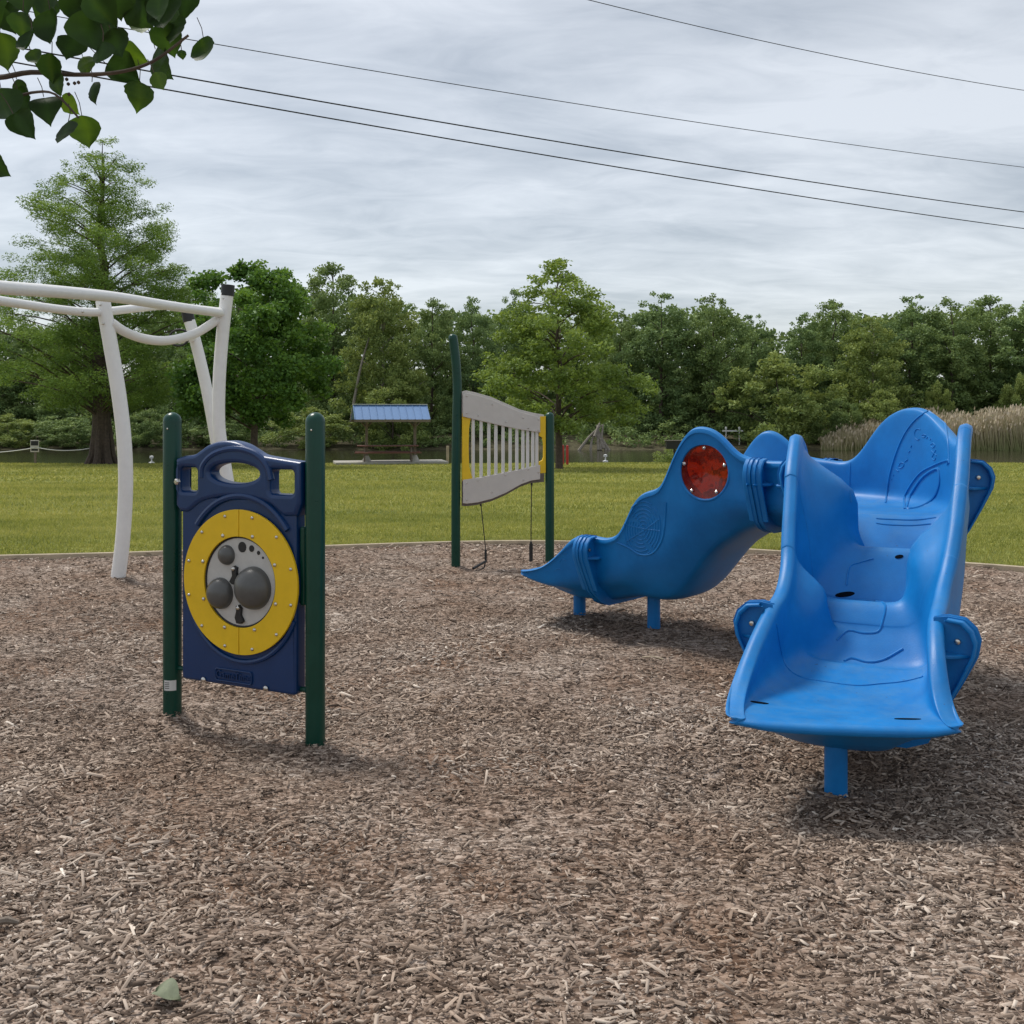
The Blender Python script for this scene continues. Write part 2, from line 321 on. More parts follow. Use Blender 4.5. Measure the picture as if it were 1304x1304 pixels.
# mulch base sheet
M_mulch = bpy.data.materials.new('mulch_bed'); M_mulch.use_nodes = True; t = M_mulch.node_tree; p = t.nodes['Principled BSDF']; p.inputs['Roughness'].default_value = .95; p.inputs['Specular IOR Level'].default_value = .1
tcn = t.nodes.new('ShaderNodeTexCoord'); O = tcn.outputs['Object']
vs = []
for rot, sc_ in ((.4, 62), (-.7, 80), (1.9, 70)):
    mpn = t.nodes.new('ShaderNodeMapping'); mpn.inputs['Scale'].default_value = (.38, 1, 1); mpn.inputs['Rotation'].default_value = (0, 0, rot); t.links.new(O, mpn.inputs[0])
    v = t.nodes.new('ShaderNodeTexVoronoi'); v.inputs['Scale'].default_value = sc_; t.links.new(mpn.outputs[0], v.inputs[0])
    sx = t.nodes.new('ShaderNodeSeparateColor'); t.links.new(v.outputs['Color'], sx.inputs[0]); vs.append((v, sx.outputs[0]))
st_ = [(0, (.06, .043, .033)), (.4, (.19, .14, .108)), (.75, (.38, .305, .25)), (1, (.56, .47, .40))]
ca = ramp(t, vs[0][1], st_); cb = ramp(t, vs[1][1], st_); cc = ramp(t, vs[2][1], st_)
mx1 = mixc(t, ramp(t, tn(t, O, 40, 3), [(.47, (0, 0, 0)), (.53, (1, 1, 1))]), ca, cb)
mx1 = mixc(t, ramp(t, tn(t, O, 33, 3, .6, (1, 1, 1), .9), [(.5, (0, 0, 0)), (.56, (1, 1, 1))]), mx1, cc)
pt = ramp(t, tn(t, O, 1.3, 6, .62), [(.35, (.62, .50, .42)), (.62, (1.0, 1.0, 1.0))])
t.links.new(mixc(t, 1.0, mx1, pt, 'MULTIPLY'), p.inputs['Base Color'])
bn = t.nodes.new('ShaderNodeBump'); bn.inputs['Strength'].default_value = 1; bn.inputs['Distance'].default_value = .012
t.links.new(vs[0][1], bn.inputs['Height']); t.links.new(bn.outputs[0], p.inputs['Normal'])
grid('mulch_bed', np.arange(-10.4, 8.2, .08), np.arange(-6.2, 11.8, .08), lambda x, y: mz(x, y)-.004, M_mulch, mask=inside, kind='structure', label='brown wood chip surface of the play area')

def patch(x, y):
    return np.clip(.5+.5*(wob(x, y, 1.15, 3)*.6+wob(x, y, 2.7, 8)*.5+wob(x, y, 6.1, 4)*.25), 0, 1)
def chips(n, y0, y1, scale, seed):
    g = np.random.default_rng(seed)
    y = np.sqrt(g.random(n)*(y1*y1-y0*y0)+y0*y0); x = (g.random(n)*2-1)*(y*.62+.35)
    pw = patch(x, y); keep = inside(x, y) & (g.random(n) < .42+.58*pw); x, y, pw = x[keep], y[keep], pw[keep]; n = len(x)
    ln = np.clip(np.exp(g.normal(math.log(.0165), .62, n)), .005, .095)*scale*(.75+.35*pw); wd = np.clip(ln*g.uniform(.13, .40, n), .0028, .0115*scale); th = wd*.4
    a = g.normal(0, .85, n)+g.choice([0, math.pi/2], n, p=[.85, .15]); tilt = g.normal(0, .22, n); roll = g.normal(0, .35, n)
    dx = np.stack([np.cos(a)*np.cos(tilt), np.sin(a)*np.cos(tilt), np.sin(tilt)], 1)
    sx = np.stack([-np.sin(a)*np.cos(roll), np.cos(a)*np.cos(roll), np.sin(roll)], 1); nz = np.cross(dx, sx)
    c = np.stack([x, y, mz(x, y)+np.abs(np.sin(tilt))*ln*.35+g.random(n)*.008*scale], 1)
    q = []
    for h, tp in ((-1, 1.0), (1, .8)):
        for (u, v) in ((-1, -1), (1, -1), (1, 1), (-1, 1)):
            ju = g.uniform(.6, 1.0, n); jv = g.uniform(.45, 1.0, n)
            q.append(c+dx*(u*ln*.5*ju*tp)[:, None]+sx*(v*wd*.5*jv*tp)[:, None]+nz*(h*th*.5)[:, None])
    V = np.stack(q, 1).reshape(-1, 3); b = np.arange(n)[:, None]*8
    Fq = np.concatenate([b+np.array([f]) for f in ((4, 5, 6, 7), (0, 1, 5, 4), (1, 2, 6, 5), (2, 3, 7, 6), (3, 0, 4, 7))], 0)
    tn_ = np.clip(g.beta(2.2, 2.2, n)*.85+.13*pw-.04+(g.random(n) < .03)*.3, 0, 1)
    return V, Fq, np.repeat(tn_, 8)
VV, FF, TT = [], [], []; off = 0
for args in ((175000, 1.6, 5.2, 1.0, 1), (120000, 5.2, 8.2, 1.1, 2), (95000, 8.2, 11.9, 1.3, 3)):
    V, Fq, tt = chips(*args); VV.append(V); FF.append(Fq+off); TT.append(tt); off += len(V)
tag(quads('wood_chips', np.concatenate(VV), np.concatenate(FF), np.concatenate(TT), M_chip), 'loose grey brown wood chips covering the play area', 'mulch', kind='stuff')

# grass blades
def blades(n, y0, y1, h, wdt, seed):
    g = np.random.default_rng(seed); y = np.sqrt(g.random(n)*(y1*y1-y0*y0)+y0*y0); x = (g.random(n)*2-1)*(y*.58+1)
    k = ~inside(x, y); x, y = x[k], y[k]; n = len(x)
    a = g.random(n)*2*math.pi; hh = h*g.uniform(.5, 1.3, n); ll = g.uniform(.1, .9, n)*hh
    z = hgt(x, y)-.005; c = np.stack([x, y, z], 1); b = g.random(n)*2*math.pi
    sd_ = np.stack([np.cos(a), np.sin(a), 0*a], 1)*wdt*.5
    tip = c+np.stack([np.cos(b)*ll, np.sin(b)*ll, hh], 1)
    V = np.stack([c-sd_, c+sd_, tip], 1).reshape(-1, 3); Fq = np.arange(3*n).reshape(-1, 3)
    tt = np.clip(g.beta(2, 2, n)*.8+.1+.16*wob(x*.6, y*1.4, .9, 4)+.12*wob(x*.7, y, 3.3, 2)+.10*wob(x, y, 7.7, 6), 0, 1)
    return V, Fq, np.repeat(tt, 3)
VV, FF, TT = [], [], []; off = 0
for args in ((150000, 9.4, 16, .045, .012, 5), (110000, 16, 28, .055, .026, 6), (70000, 28, 50.5, .06, .06, 7)):
    V, Fq, tt = blades(*args); VV.append(V); FF.append(Fq+off); TT.append(tt); off += len(V)
g = np.random.default_rng(77); n = 26000; k = g.integers(0, len(EP)-1, n); u_ = g.random(n)[:, None]; P = EP[k]*(1-u_)+EP[k+1]*u_; cc_ = np.array([0., 2.5]); dd = P-cc_; dd /= np.linalg.norm(dd, axis=1)[:, None]
P = P+dd*(.03+g.random(n)**1.5*.22)[:, None]; k = P[:, 1] > 6; P = P[k]; n = len(P); cl = np.clip(.5+.5*wob(P[:, 0]*3, P[:, 1]*3, 1.1, 2), 0, 1)
c = np.stack([P[:, 0], P[:, 1], hgt(P[:, 0], P[:, 1])-.005], 1); a = g.random(n)*6.28; b = g.random(n)*6.28; hh = (.03+.085*cl**2)*g.uniform(.5, 1.2, n); w2 = .006
sd_ = np.stack([np.cos(a), np.sin(a), 0*a], 1)*w2; tip = c+np.stack([np.cos(b)*hh*.6, np.sin(b)*hh*.6, hh], 1)
V = np.stack([c-sd_, c+sd_, tip], 1).reshape(-1, 3); VV.append(V); FF.append(np.arange(3*n).reshape(-1, 3)+off); TT.append(np.repeat(np.clip(g.beta(2, 3, n), 0, 1), 3)); off += 3*n
tag(quads('grass_blades', np.concatenate(VV), np.concatenate(FF), np.concatenate(TT), LEAF['grass']), 'short mown grass growing across the lawn', 'grass', kind='stuff')

# edging strip between mulch and lawn
mb = MB(); pts = [Vector((x, y, 0)) for x, y in EP]; V, Fq = [], []
for i, q in enumerate(pts[:-1]):
    d = (pts[(i+1) % (len(pts)-1)]-pts[i-1 if i else len(pts)-2]).normalized(); nrm = Vector((-d.y, d.x, 0))
    for (o_, z_) in ((-.025, -.05), (-.025, .036), (-.02, .042), (.02, .042), (.025, .036), (.025, -.05)): V.append(q+nrm*o_+Vector((0, 0, z_)))
m_ = len(pts)-1
for i in range(m_):
    for k in range(5): Fq.append((i*6+k, ((i+1) % m_)*6+k, ((i+1) % m_)*6+k+1, i*6+k+1))
mb.add(V, Fq); mb.build('border_edging', M_edge, label='thin pale edging strip between the wood chips and the lawn', cat='edging')

# river
M_water = bpy.data.materials.new('river_water'); M_water.use_nodes = True; t = M_water.node_tree; p = t.nodes['Principled BSDF']
p.inputs['Base Color'].default_value = (.030, .030, .016, 1); p.inputs['Roughness'].default_value = .10; p.inputs['Specular IOR Level'].default_value = .45
tcn = t.nodes.new('ShaderNodeTexCoord'); bn = t.nodes.new('ShaderNodeBump'); bn.inputs['Strength'].default_value = .35; bn.inputs['Distance'].default_value = .05
t.links.new(tn(t, tcn.outputs['Object'], 2.2, 4, .6, (.35, 1, 1)), bn.inputs['Height']); t.links.new(bn.outputs[0], p.inputs['Normal'])
grid('river', np.linspace(-300, 300, 30), np.array([51.8, 60, 70, 82.5]), lambda x, y: 0*x-1.5, M_water, kind='structure', label='still dark brown green river beyond the lawn')

# ------------------------------------------------------------------ vegetation
def leaf_cloud(centers, radii, flats, n_per, size, seed, tones, aspect=.55, droop=.2):
    g = np.random.default_rng(seed); C, T = [], []
    for (c, r, fl, np_, tt) in zip(centers, radii, flats, n_per, tones):
        d = g.normal(0, 1, (np_, 3)); d /= np.linalg.norm(d, axis=1)[:, None]
        rad = r*np.power(g.random(np_), .42)*(.8+.35*g.random(np_)); P = d*rad[:, None]; P[:, 2] *= fl
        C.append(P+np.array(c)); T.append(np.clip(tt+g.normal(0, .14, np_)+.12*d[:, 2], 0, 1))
    C = np.concatenate(C); T = np.concatenate(T); n = len(C)
    a = g.random(n)*2*math.pi; el = g.normal(-droop, .5, n); ln = size*g.uniform(.6, 1.35, n)
    dx = np.stack([np.cos(a)*np.cos(el), np.sin(a)*np.cos(el), np.sin(el)], 1)
    rn = g.normal(0, 1, (n, 3)); sx = np.cross(dx, rn); sx /= np.linalg.norm(sx, axis=1)[:, None]
    nz = np.cross(dx, sx)
    V = np.stack([C-dx*ln[:, None]*.5, C+sx*(ln*aspect*.5)[:, None]+nz*(ln*.08)[:, None], C+dx*ln[:, None]*.5, C-sx*(ln*aspect*.5)[:, None]+nz*(ln*.08)[:, None]], 1).reshape(-1, 3)
    return V, np.arange(4*n).reshape(-1, 4), np.repeat(T, 4)
def make_tree(name, loc, H, env, nclump, rc, n_leaf, size, matk, barkm, trunk_r, seed, flat=.6, z0=None, droop=.2, limbs=14, aspect=.55, lean=(0, 0), limb_r=.26, label=None, group=None, cat='tree', buttress=False, core=.55):
    """env: list of (height fraction, radius) of the crown's outline"""
    g = random.Random(seed); root = empty(name, loc, 0, label=label, cat=cat, group=group)
    zs = [e[0]*H for e in env]; rs = [e[1] for e in env]; lo, hi = zs[0], zs[-1]
    ph = [g.uniform(0, 6.28) for _ in range(4)]
    C, RR, TN, NP = [], [], [], []
    wts = [max(r, .2) for r in rs]
    tries = 0
    while len(C) < nclump and tries < nclump*30:
        tries += 1
        z = g.uniform(lo, hi); r = float(np.interp(z, zs, rs))
        if g.random() > (r/max(rs))**1.2+.08: continue
        a = g.uniform(0, 6.28); wv = 1+.20*math.sin(2*a+ph[0]+z*.9)+.14*math.sin(3*a+ph[1]-z*1.3)+.1*math.sin(5*a+ph[2]+z*2.1)
        q = r*wv*(core+(1-core)*g.random()**.5) if g.random() < .75 else r*wv*g.random()
        C.append((q*math.cos(a)+lean[0]*z, q*math.sin(a)+lean[1]*z, z+g.uniform(-.3, .3)*rc)); s_ = rc*g.uniform(.55, 1.25)*(.55+.45*min(1, r/max(rs)*1.5)); RR.append(s_)
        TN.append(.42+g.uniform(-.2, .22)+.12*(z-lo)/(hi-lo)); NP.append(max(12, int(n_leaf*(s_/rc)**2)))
    V, Fq, T = leaf_cloud(C, RR, [flat]*len(C), NP, size, seed, TN, aspect, droop)
    quads('crown', V, Fq, T, LEAF[matk], root)
    mb = MB(); top = Vector((lean[0]*H*.9, lean[1]*H*.9, H*.9)); tp = [Vector((0, 0, -.3))]
    for i in range(1, 9):
        z = H*.93*i/8; tp.append(Vector((lean[0]*z+g.uniform(-1, 1)*.02*H*(i/8), lean[1]*z+g.uniform(-1, 1)*.02*H*(i/8), z)))
    mb.tube(spline(tp, 3), [trunk_r*(1.35 if k == 0 else 1)*(1-.93*(k/24)**.9)+.01 for k in range(25)], 10)
    if buttress:
        for k in range(7):
            a = k*.9+.2; mb.tube([(math.cos(a)*trunk_r*1.5, math.sin(a)*trunk_r*1.5, -.2), (math.cos(a)*trunk_r*.95, math.sin(a)*trunk_r*.95, .45), (math.cos(a)*trunk_r*.7, math.sin(a)*trunk_r*.7, 1.6), (math.cos(a)*trunk_r*.5, math.sin(a)*trunk_r*.5, 3)], [trunk_r*.45, trunk_r*.36, trunk_r*.3, .05], 7)
    order = sorted(range(len(C)), key=lambda _: g.random())[:limbs]
    for k in order:
        c = Vector(C[k]); zb = max(lo*.75, c.z-abs(c.xy.length)*g.uniform(.25, .7)); zb = min(zb, H*.85)
        b0 = Vector((lean[0]*zb, lean[1]*zb, zb)); mid = b0.lerp(c, .5)+Vector((0, 0, .08*(c-b0).length)); rr = trunk_r*limb_r*(1-.6*zb/H)
        mb.tube(spline([b0, mid, c], 3), [rr*(1-.13*j)+.008 for j in range(7)], 6)
    mb.build('trunk', barkm, root)
    return root
def gz(x, y): return float(hgt(x, y))
def place(px, Y): x = (px-CX)/F*Y; return (x, Y, gz(x, Y))
# bald cypress at left, spire shaped and feathery
cyp = place(130, 49)
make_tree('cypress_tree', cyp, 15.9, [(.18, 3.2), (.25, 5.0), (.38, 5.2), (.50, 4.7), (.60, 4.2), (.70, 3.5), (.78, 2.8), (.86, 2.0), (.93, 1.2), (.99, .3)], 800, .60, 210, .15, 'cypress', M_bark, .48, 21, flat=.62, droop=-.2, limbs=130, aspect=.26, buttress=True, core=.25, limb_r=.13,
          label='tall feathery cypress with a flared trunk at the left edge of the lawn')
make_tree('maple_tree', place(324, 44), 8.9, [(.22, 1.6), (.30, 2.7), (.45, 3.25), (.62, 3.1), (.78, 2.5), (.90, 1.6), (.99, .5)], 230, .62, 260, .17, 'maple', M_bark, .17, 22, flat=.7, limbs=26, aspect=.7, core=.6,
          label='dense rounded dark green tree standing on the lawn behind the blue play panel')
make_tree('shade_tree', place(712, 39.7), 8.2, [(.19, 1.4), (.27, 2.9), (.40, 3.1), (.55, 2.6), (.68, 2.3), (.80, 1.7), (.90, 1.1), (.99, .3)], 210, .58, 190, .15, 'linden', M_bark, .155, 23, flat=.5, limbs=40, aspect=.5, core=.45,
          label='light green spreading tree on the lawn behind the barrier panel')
# trees along the far bank: (px of the trunk, py of the top, crown half width in px, distance, leaf colour, label)
FAR = [
 (-10, 405, 46, 90, 'far_b', 'dark tree across the river beside the left frame edge'),
 (60, 420, 45, 92, 'far_a', 'leafy tree across the river half hidden left of the cypress'),
 (240, 362, 42, 88, 'far_b', 'dark tree across the river between the cypress and the rounded tree'),
 (425, 332, 48, 94, 'far_a', 'tall open topped tree behind the rounded lawn tree'),
 (487, 348, 46, 86, 'far_c', 'pale green tree with leaning trunk above the blue roofed shelter'),
 (550, 378, 36, 90, 'far_a', 'grey green tree across the river right of the shelter'),
 (602, 380, 34, 92, 'far_b', 'dark tree across the river above the curved green post'),
 (655, 368, 30, 95, 'far_b', 'darkest tree of the far bank, left of the light lawn tree'),
 (790, 388, 34, 92, 'far_a', 'mid green tree across the river right of the light lawn tree'),
 (842, 372, 46, 90, 'far_b', 'broad dark tree across the river above the red window of the climber'),
 (908, 367, 44, 88, 'far_a', 'tall tree across the river left of the gap in the treeline'),
 (958, 400, 30, 96, 'far_b', 'smaller tree just left of the sky gap in the treeline'),
 (1022, 400, 34, 94, 'far_b', 'smaller dark tree just right of the sky gap in the treeline'),
 (1062, 380, 40, 96, 'far_a', 'round topped tree behind the willow across the river'),
 (1110, 398, 42, 88, 'far_c', 'pale green tree across the river above the near slide'),
 (1160, 376, 44, 95, 'far_b', 'tall dark tree above the raised blue fin'),
 (1212, 372, 46, 92, 'far_a', 'tall tree with bare pale trunk above the reeds'),
 (1262, 374, 46, 96, 'far_a', 'tall tree above the right hand reeds'),
 (1318, 380, 48, 92, 'far_b', 'tall dark tree cut by the right frame edge'),
]
protos = {}
for i, (px, py, hw, Y, mk, lab) in enumerate(FAR):
    x, yy, z = place(px, Y); H = CH+(HZ-py)/F*Y-z; key = (mk, i % 2)
    if key not in protos:
        sd_ = 40+len(protos)
        envs = ([(.06, 2.6), (.2, 3.4), (.4, 3.6), (.58, 3.3), (.72, 2.6), (.86, 1.9), (.98, .5)], [(.05, 3.0), (.2, 3.6), (.38, 3.3), (.5, 3.5), (.68, 2.9), (.82, 2.6), (.92, 1.6), (.99, .4)])[i % 2]
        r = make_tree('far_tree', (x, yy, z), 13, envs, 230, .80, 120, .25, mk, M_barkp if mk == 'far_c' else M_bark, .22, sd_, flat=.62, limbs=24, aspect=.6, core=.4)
        protos[key] = r
    else:
        src = protos[key]; r = src.copy(); COL.objects.link(r)
        for ch in src.children:
            c_ = ch.copy(); COL.objects.link(c_); c_.parent = r
        r.location = (x, yy, z); r.rotation_euler = (0, 0, i*1.3)
    s_ = hw/F*Y/3.4; r.scale = (s_, s_, H/13)
    tag(r, lab, 'tree', 'trees along the far river bank')
# leaning pale trunk by the shelter
tag(MB().tube(spline([at(446, 545, 84), at(452, 505, 84), at(460, 465, 84), at(470, 430, 84.5)], 4), [.14, .13, .13, .12, .12, .11, .11, .1, .09, .08, .07, .06, .05]).build('bare_trunk', M_barkp), 'bare pale trunk leaning over the blue roofed shelter', 'tree trunk')
BUSH = [
 (990, 452, 66, 84.0, 'far_c', 'wide round willow on the far bank left of the near slide'),
 (1120, 498, 34, 83.5, 'far_c', 'round light green shrub at the reed edge behind the near slide'),
 (1070, 505, 30, 84.5, 'far_a', 'low rounded shrub right of the willow'),
 (1195, 487, 17, 86, 'far_c', 'small bright shrub above the reeds behind the blue fin'),
 (500, 482, 44, 82.6, 'far_c', 'bright shrub directly behind the blue roofed shelter'),
 (395, 520, 46, 83, 'far_c', 'low bright shrub behind the right green post of the blue panel'),
 (285, 535, 36, 83, 'far_a', 'low shrub across the river behind the white legs'),
 (190, 520, 32, 83, 'far_a', 'low shrub across the river right of the cypress trunk'),
 (85, 530, 44, 83, 'far_a', 'low shrub across the river left of the cypress trunk'),
 (10, 528, 40, 83, 'far_c', 'low shrub across the river at the left frame edge'),
 (1300, 478, 26, 88, 'far_c', 'light shrub at the right frame edge above the reeds'),
]
bprot = {}
for i, (px, py, hw, Y, mk, lab) in enumerate(BUSH):
    x, yy, z = place(px, Y); H = CH+(HZ-py)/F*Y-z
    if mk not in bprot:
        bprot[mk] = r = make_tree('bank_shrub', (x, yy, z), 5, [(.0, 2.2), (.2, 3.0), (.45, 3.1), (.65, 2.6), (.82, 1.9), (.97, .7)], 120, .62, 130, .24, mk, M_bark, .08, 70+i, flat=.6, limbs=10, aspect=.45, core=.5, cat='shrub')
    else:
        src = bprot[mk]; r = src.copy(); COL.objects.link(r)
        for ch in src.children:
            c_ = ch.copy(); COL.objects.link(c_); c_.parent = r
        r.location = (x, yy, z); r.rotation_euler = (0, 0, i*1.9)
    s_ = hw/F*Y/3.0; r.scale = (s_, s_, H/5); tag(r, lab, 'shrub', 'shrubs along the far river bank')
x, yy, z = place(862, 50.4)
make_tree('waterside_shrub', (x, yy, z), .9, [(0, .8), (.3, 1.1), (.6, .9), (.95, .4)], 40, .3, 70, .1, 'far_c', M_bark, .03, 91, limbs=5, label='small bright shrub at the lawn edge left of the red window', cat='shrub')
# wood behind, and undergrowth along the far bank
g = random.Random(5); C, RR, T_, NP = [], [], [], []
sky_px = [(-300, 400), (0, 405), (60, 420), (200, 395), (240, 368), (330, 375), (400, 370), (470, 368), (560, 392), (640, 392), (740, 400), (800, 398), (900, 385), (940, 402), (985, 425), (1010, 415), (1060, 398), (1120, 400), (1180, 388), (1300, 388), (1700, 385)]
for _k in range(3600):
    Y = g.uniform(99, 112); px = g.uniform(-220, 1520); top = np.interp(px, [a for a, b in sky_px], [b for a, b in sky_px])+1
    ztop = CH+(HZ-top)/F*Y; x = (px-CX)/F*Y; zt = g.uniform(-.3, ztop-.5) if _k < 2800 else g.uniform(-.3, 5); C.append((x, Y, zt)); RR.append(g.uniform(.8, 1.7)); T_.append(g.uniform(.1, .6)); NP.append(60)
V, Fq, T = leaf_cloud(C, RR, [.7]*len(C), NP, .5, 3, T_, .6)
tag(quads('far_wood', V, Fq, T, LEAF['far_a']), 'dense wood behind the riverside trees', 'wood', kind='stuff')
C, RR, T_, NP = [], [], [], []
for _ in range(800):
    Y = g.uniform(82.5, 90); px = g.uniform(-200, 1500); x = (px-CX)/F*Y; hmax = 1.0+(Y-82.5)*.28+.5*math.sin(px*.03)
    if px > 1010 and Y < 86: hmax *= .4
    C.append((x, Y, gz(x, Y)+g.uniform(0, max(.3, hmax)))); RR.append(g.uniform(.4, .9)); T_.append(g.uniform(.15, .75)); NP.append(70)
V, Fq, T = leaf_cloud(C, RR, [.7]*len(C), NP, .24, 4, T_, .5)
tag(quads('undergrowth', V, Fq, T, LEAF['far_a']), 'low tangled undergrowth along the far river bank', 'undergrowth', kind='stuff')
# reeds
g2 = np.random.default_rng(9); n = 26000
px = 1045+515*g2.random(n)**.92; Y = g2.uniform(80.0, 85, n)+np.interp(px, [1045, 1120, 1200], [2.5, 1, 0])*g2.random(n); x = (px-CX)/F*Y
h = 2.25*g2.uniform(.7, 1.15, n)*np.interp(px, [1040, 1075, 1120, 1200, 1500], [.3, .72, .92, 1.1, 1.15])*(1+.08*np.sin(px*.05)+.07*np.sin(px*.17+1))*np.where(px < 1090, g2.uniform(.5, 1.1, n), 1)
z = hgt(x, Y); l = g2.normal(0, .14, n)*h; w_ = g2.uniform(.015, .04, n)
base = np.stack([x, Y, z], 1); tip = base+np.stack([l, l*.3, h], 1); side = np.stack([w_, 0*w_, 0*w_], 1); mid = base*.25+tip*.75
V = np.stack([base-side, base+side, mid+side*.8, tip, mid-side*.8], 1).reshape(-1, 3)
tb = np.clip(g2.normal(.25, .15, n), 0, 1); tt = np.clip(g2.normal(.72, .18, n), 0, 1)
Tn = np.stack([tb*.4, tb*.4, tt*.8, tt, tt*.8], 1).ravel()
m5 = 9000; sel = g2.choice(n, m5, replace=False); pc = tip[sel]; pw_ = g2.uniform(.05, .10, m5); phh = g2.uniform(.18, .36, m5); a = g2.uniform(0, math.pi, m5)
sx = np.stack([np.cos(a)*pw_, np.sin(a)*pw_, 0*a], 1); up = np.stack([0*a+.05, 0*a, phh], 1)
Vp = np.stack([pc-up*.6, pc+sx-up*.2, pc+sx*.7+up*.2, pc+up*.5, pc-sx-up*.1], 1).reshape(-1, 3)
Tp = np.repeat(np.clip(g2.normal(.85, .15, m5), 0, 1), 5)
tag(quads('reed_bed', np.concatenate([V, Vp]), np.arange(5*(n+m5)).reshape(-1, 5), np.concatenate([Tn, Tp]), LEAF['reed']), 'tall pinkish beige reeds with feathery heads on the far bank', 'reeds', kind='stuff')
# driftwood roots across the river
mb = MB(); c0 = at(763, 540, 80.5)
for (a, b) in (((737, 571), (767, 541)), ((757, 553), (764, 538)), ((762, 570), (760, 541)), ((769, 568), (761, 542)), ((776, 571), (762, 548)), ((752, 571), (759, 550)), ((765, 570), (768, 540)), ((772, 571), (765, 552))):
    mb.tube(spline([at(a[0], a[1]+3, 80.6), at((a[0]+b[0])/2+random.uniform(-2, 2), (a[1]+b[1])/2+random.uniform(-1, 2), 80.9), at(b[0], b[1], 81.2)], 3), [.13, .12, .11, .1, .09, .07, .05], 6)
mb.build('driftwood_stump', M_barkp, label='bleached upturned tree roots at the far waterline right of the light lawn tree', cat='driftwood')

# ------------------------------------------------------------------ small far objects
root = empty('picnic_shelter', place(497, 48.9), R(13), label='small open picnic shelter with blue metal roof by the river', cat='shelter')
sl = MB().box((0, 0, .06), (5.3, 2.0, .16)).build('slab', M_conc, root, bevel=.02)
for sx_ in (-1.15, 1.15):
    p_o = MB(); p_o.box((sx_, -.25, 1.3), (.13, .13, 2.35)); p_o.build('post', M_wood, root, bevel=.01)
    br = MB(); br.tube([(sx_, -.25, 1.75), (sx_-.42, -.25, 2.2)], .045, 4); br.tube([(sx_, -.25, 1.75), (sx_+.42, -.25, 2.2)], .045, 4); br.tube([(sx_, -.25, 1.75), (sx_, -.9, 2.15)], .045, 4); br.tube([(sx_, -.25, 1.75), (sx_, .5, 2.15)], .045, 4); br.build('brace', M_wood, root)
    MB().lathe([(.26, .13), (.2, .2), (.1, .42)], Matrix.Translation((sx_, -.25, 0)), 10).build('footing', M_conc, root)
mb = MB(); W2 = 1.78
for s_ in (-1, 1):
    V = [Vector((x_, y_, z_)) for x_ in (-W2, W2) for (y_, z_) in ((0, 2.82), (s_*1.15, 2.13), (s_*1.15, 2.09), (0, 2.78))]
    mb.add(V, [(0, 1, 5, 4), (1, 2, 6, 5), (2, 3, 7, 6), (0, 4, 7, 3), (0, 3, 2, 1), (4, 5, 6, 7)])
    for k in range(11):
        x_ = -W2+.03+k*(2*W2-.06)/10; mb.tube([(x_, s_*.01, 2.83), (x_, s_*1.16, 2.14)], .022, 4)
rf = mb.build('roof', M_roof, root, smooth=20)
MB().box((0, 0, 2.85), (2*W2+.02, .16, .03)).build('ridge_cap', M_whitepl, rf)
MB().box((0, -1.13, 2.075), (2*W2, .05, .12)).box((0, 1.13, 2.075), (2*W2, .05, .12)).box((0, 0, 2.2), (2.6, .1, .14)).build('beam', M_wood, root)
t_ = empty('picnic_table', place(494, 48.5), R(8), label='long reddish picnic table under the blue roofed shelter', cat='picnic table')
t_.location.z += .13
MB().box((0, 0, .74), (2.9, .7, .05)).build('tabletop', M_redwood, t_)
for s_ in (-1, 1): MB().box((0, s_*.7, .43), (3.1, .26, .05)).build('bench', M_redwood, t_)
for s_ in (-1, 1):
    MB().tube([(s_*1.1, -.55, 0), (s_*1.1, -.2, .72)], .04, 4).tube([(s_*1.1, .55, 0), (s_*1.1, .2, .72)], .04, 4).box((s_*1.1, 0, .38), (.06, 1.6, .09)).build('leg', M_wood, t_)
# sign with rope to the cypress
s_ = empty('warning_sign', place(45, 49.8), 0, label='small dark notice board on a post at the lawn edge left of the cypress', cat='sign')
MB().box((0, 0, .45), (.09, .09, 1.1)).build('post', M_wood, s_); bd = MB().box((0, -.06, .86), (.42, .03, .58)).build('board', M_taupe, s_, bevel=.01)
MB().box((0, -.0785, 1.0), (.36, .006, .22)).box((0, -.0785, .68), (.32, .006, .1)).build('notice', M_black, bd)
rp = MB()
for a, b in ((at(-60, 574, 50), at(44, 570, 49.7)), (at(48, 570, 49.7), at(124, 569, 49.2))):
    rp.tube([a.lerp(b, k/10)-Vector((0, 0, .16*4*(k/10)*(1-k/10))) for k in range(11)], .022, 5)
rp.build('barrier_rope', M_whitepl, label='thin slack rope strung from the notice board to the cypress', cat='rope')
for k, (px_, lab) in enumerate(((716.5, 'red post beside the trunk of the light lawn tree, nearer the trunk'), (722.5, 'red post beside the trunk of the light lawn tree, farther from the trunk'))):
    x, y, z = place(px_, 47); MB().lathe([(.055, -.1), (.055, .85), (.05, .9), (.02, .92)], Matrix.Translation((x, y, z)), 12).build('marker_post', M_red, label=lab, cat='post', group='red posts behind the light lawn tree')
x, y, z = place(570, 50); MB().box((x, y, z+.4), (.13, .1, .95)).build('mooring_stake', M_edge, bevel=.01, label='pale wooden stake at the water edge right of the shelter', cat='stake')
gr = empty('charcoal_grill', place(859, 44.5), 0, label='dark box grill on a post behind the arch with the red window', cat='grill')
MB().tube([(0, 0, -.1), (0, 0, .75)], .05, 8).build('post', M_black, gr); MB().box((0, 0, .93), (.72, .4, .34)).build('fire_box', M_black, gr, bevel=.01); MB().box((0, 0, 1.12), (.84, .48, .03)).build('lid', M_taupe_d, gr)
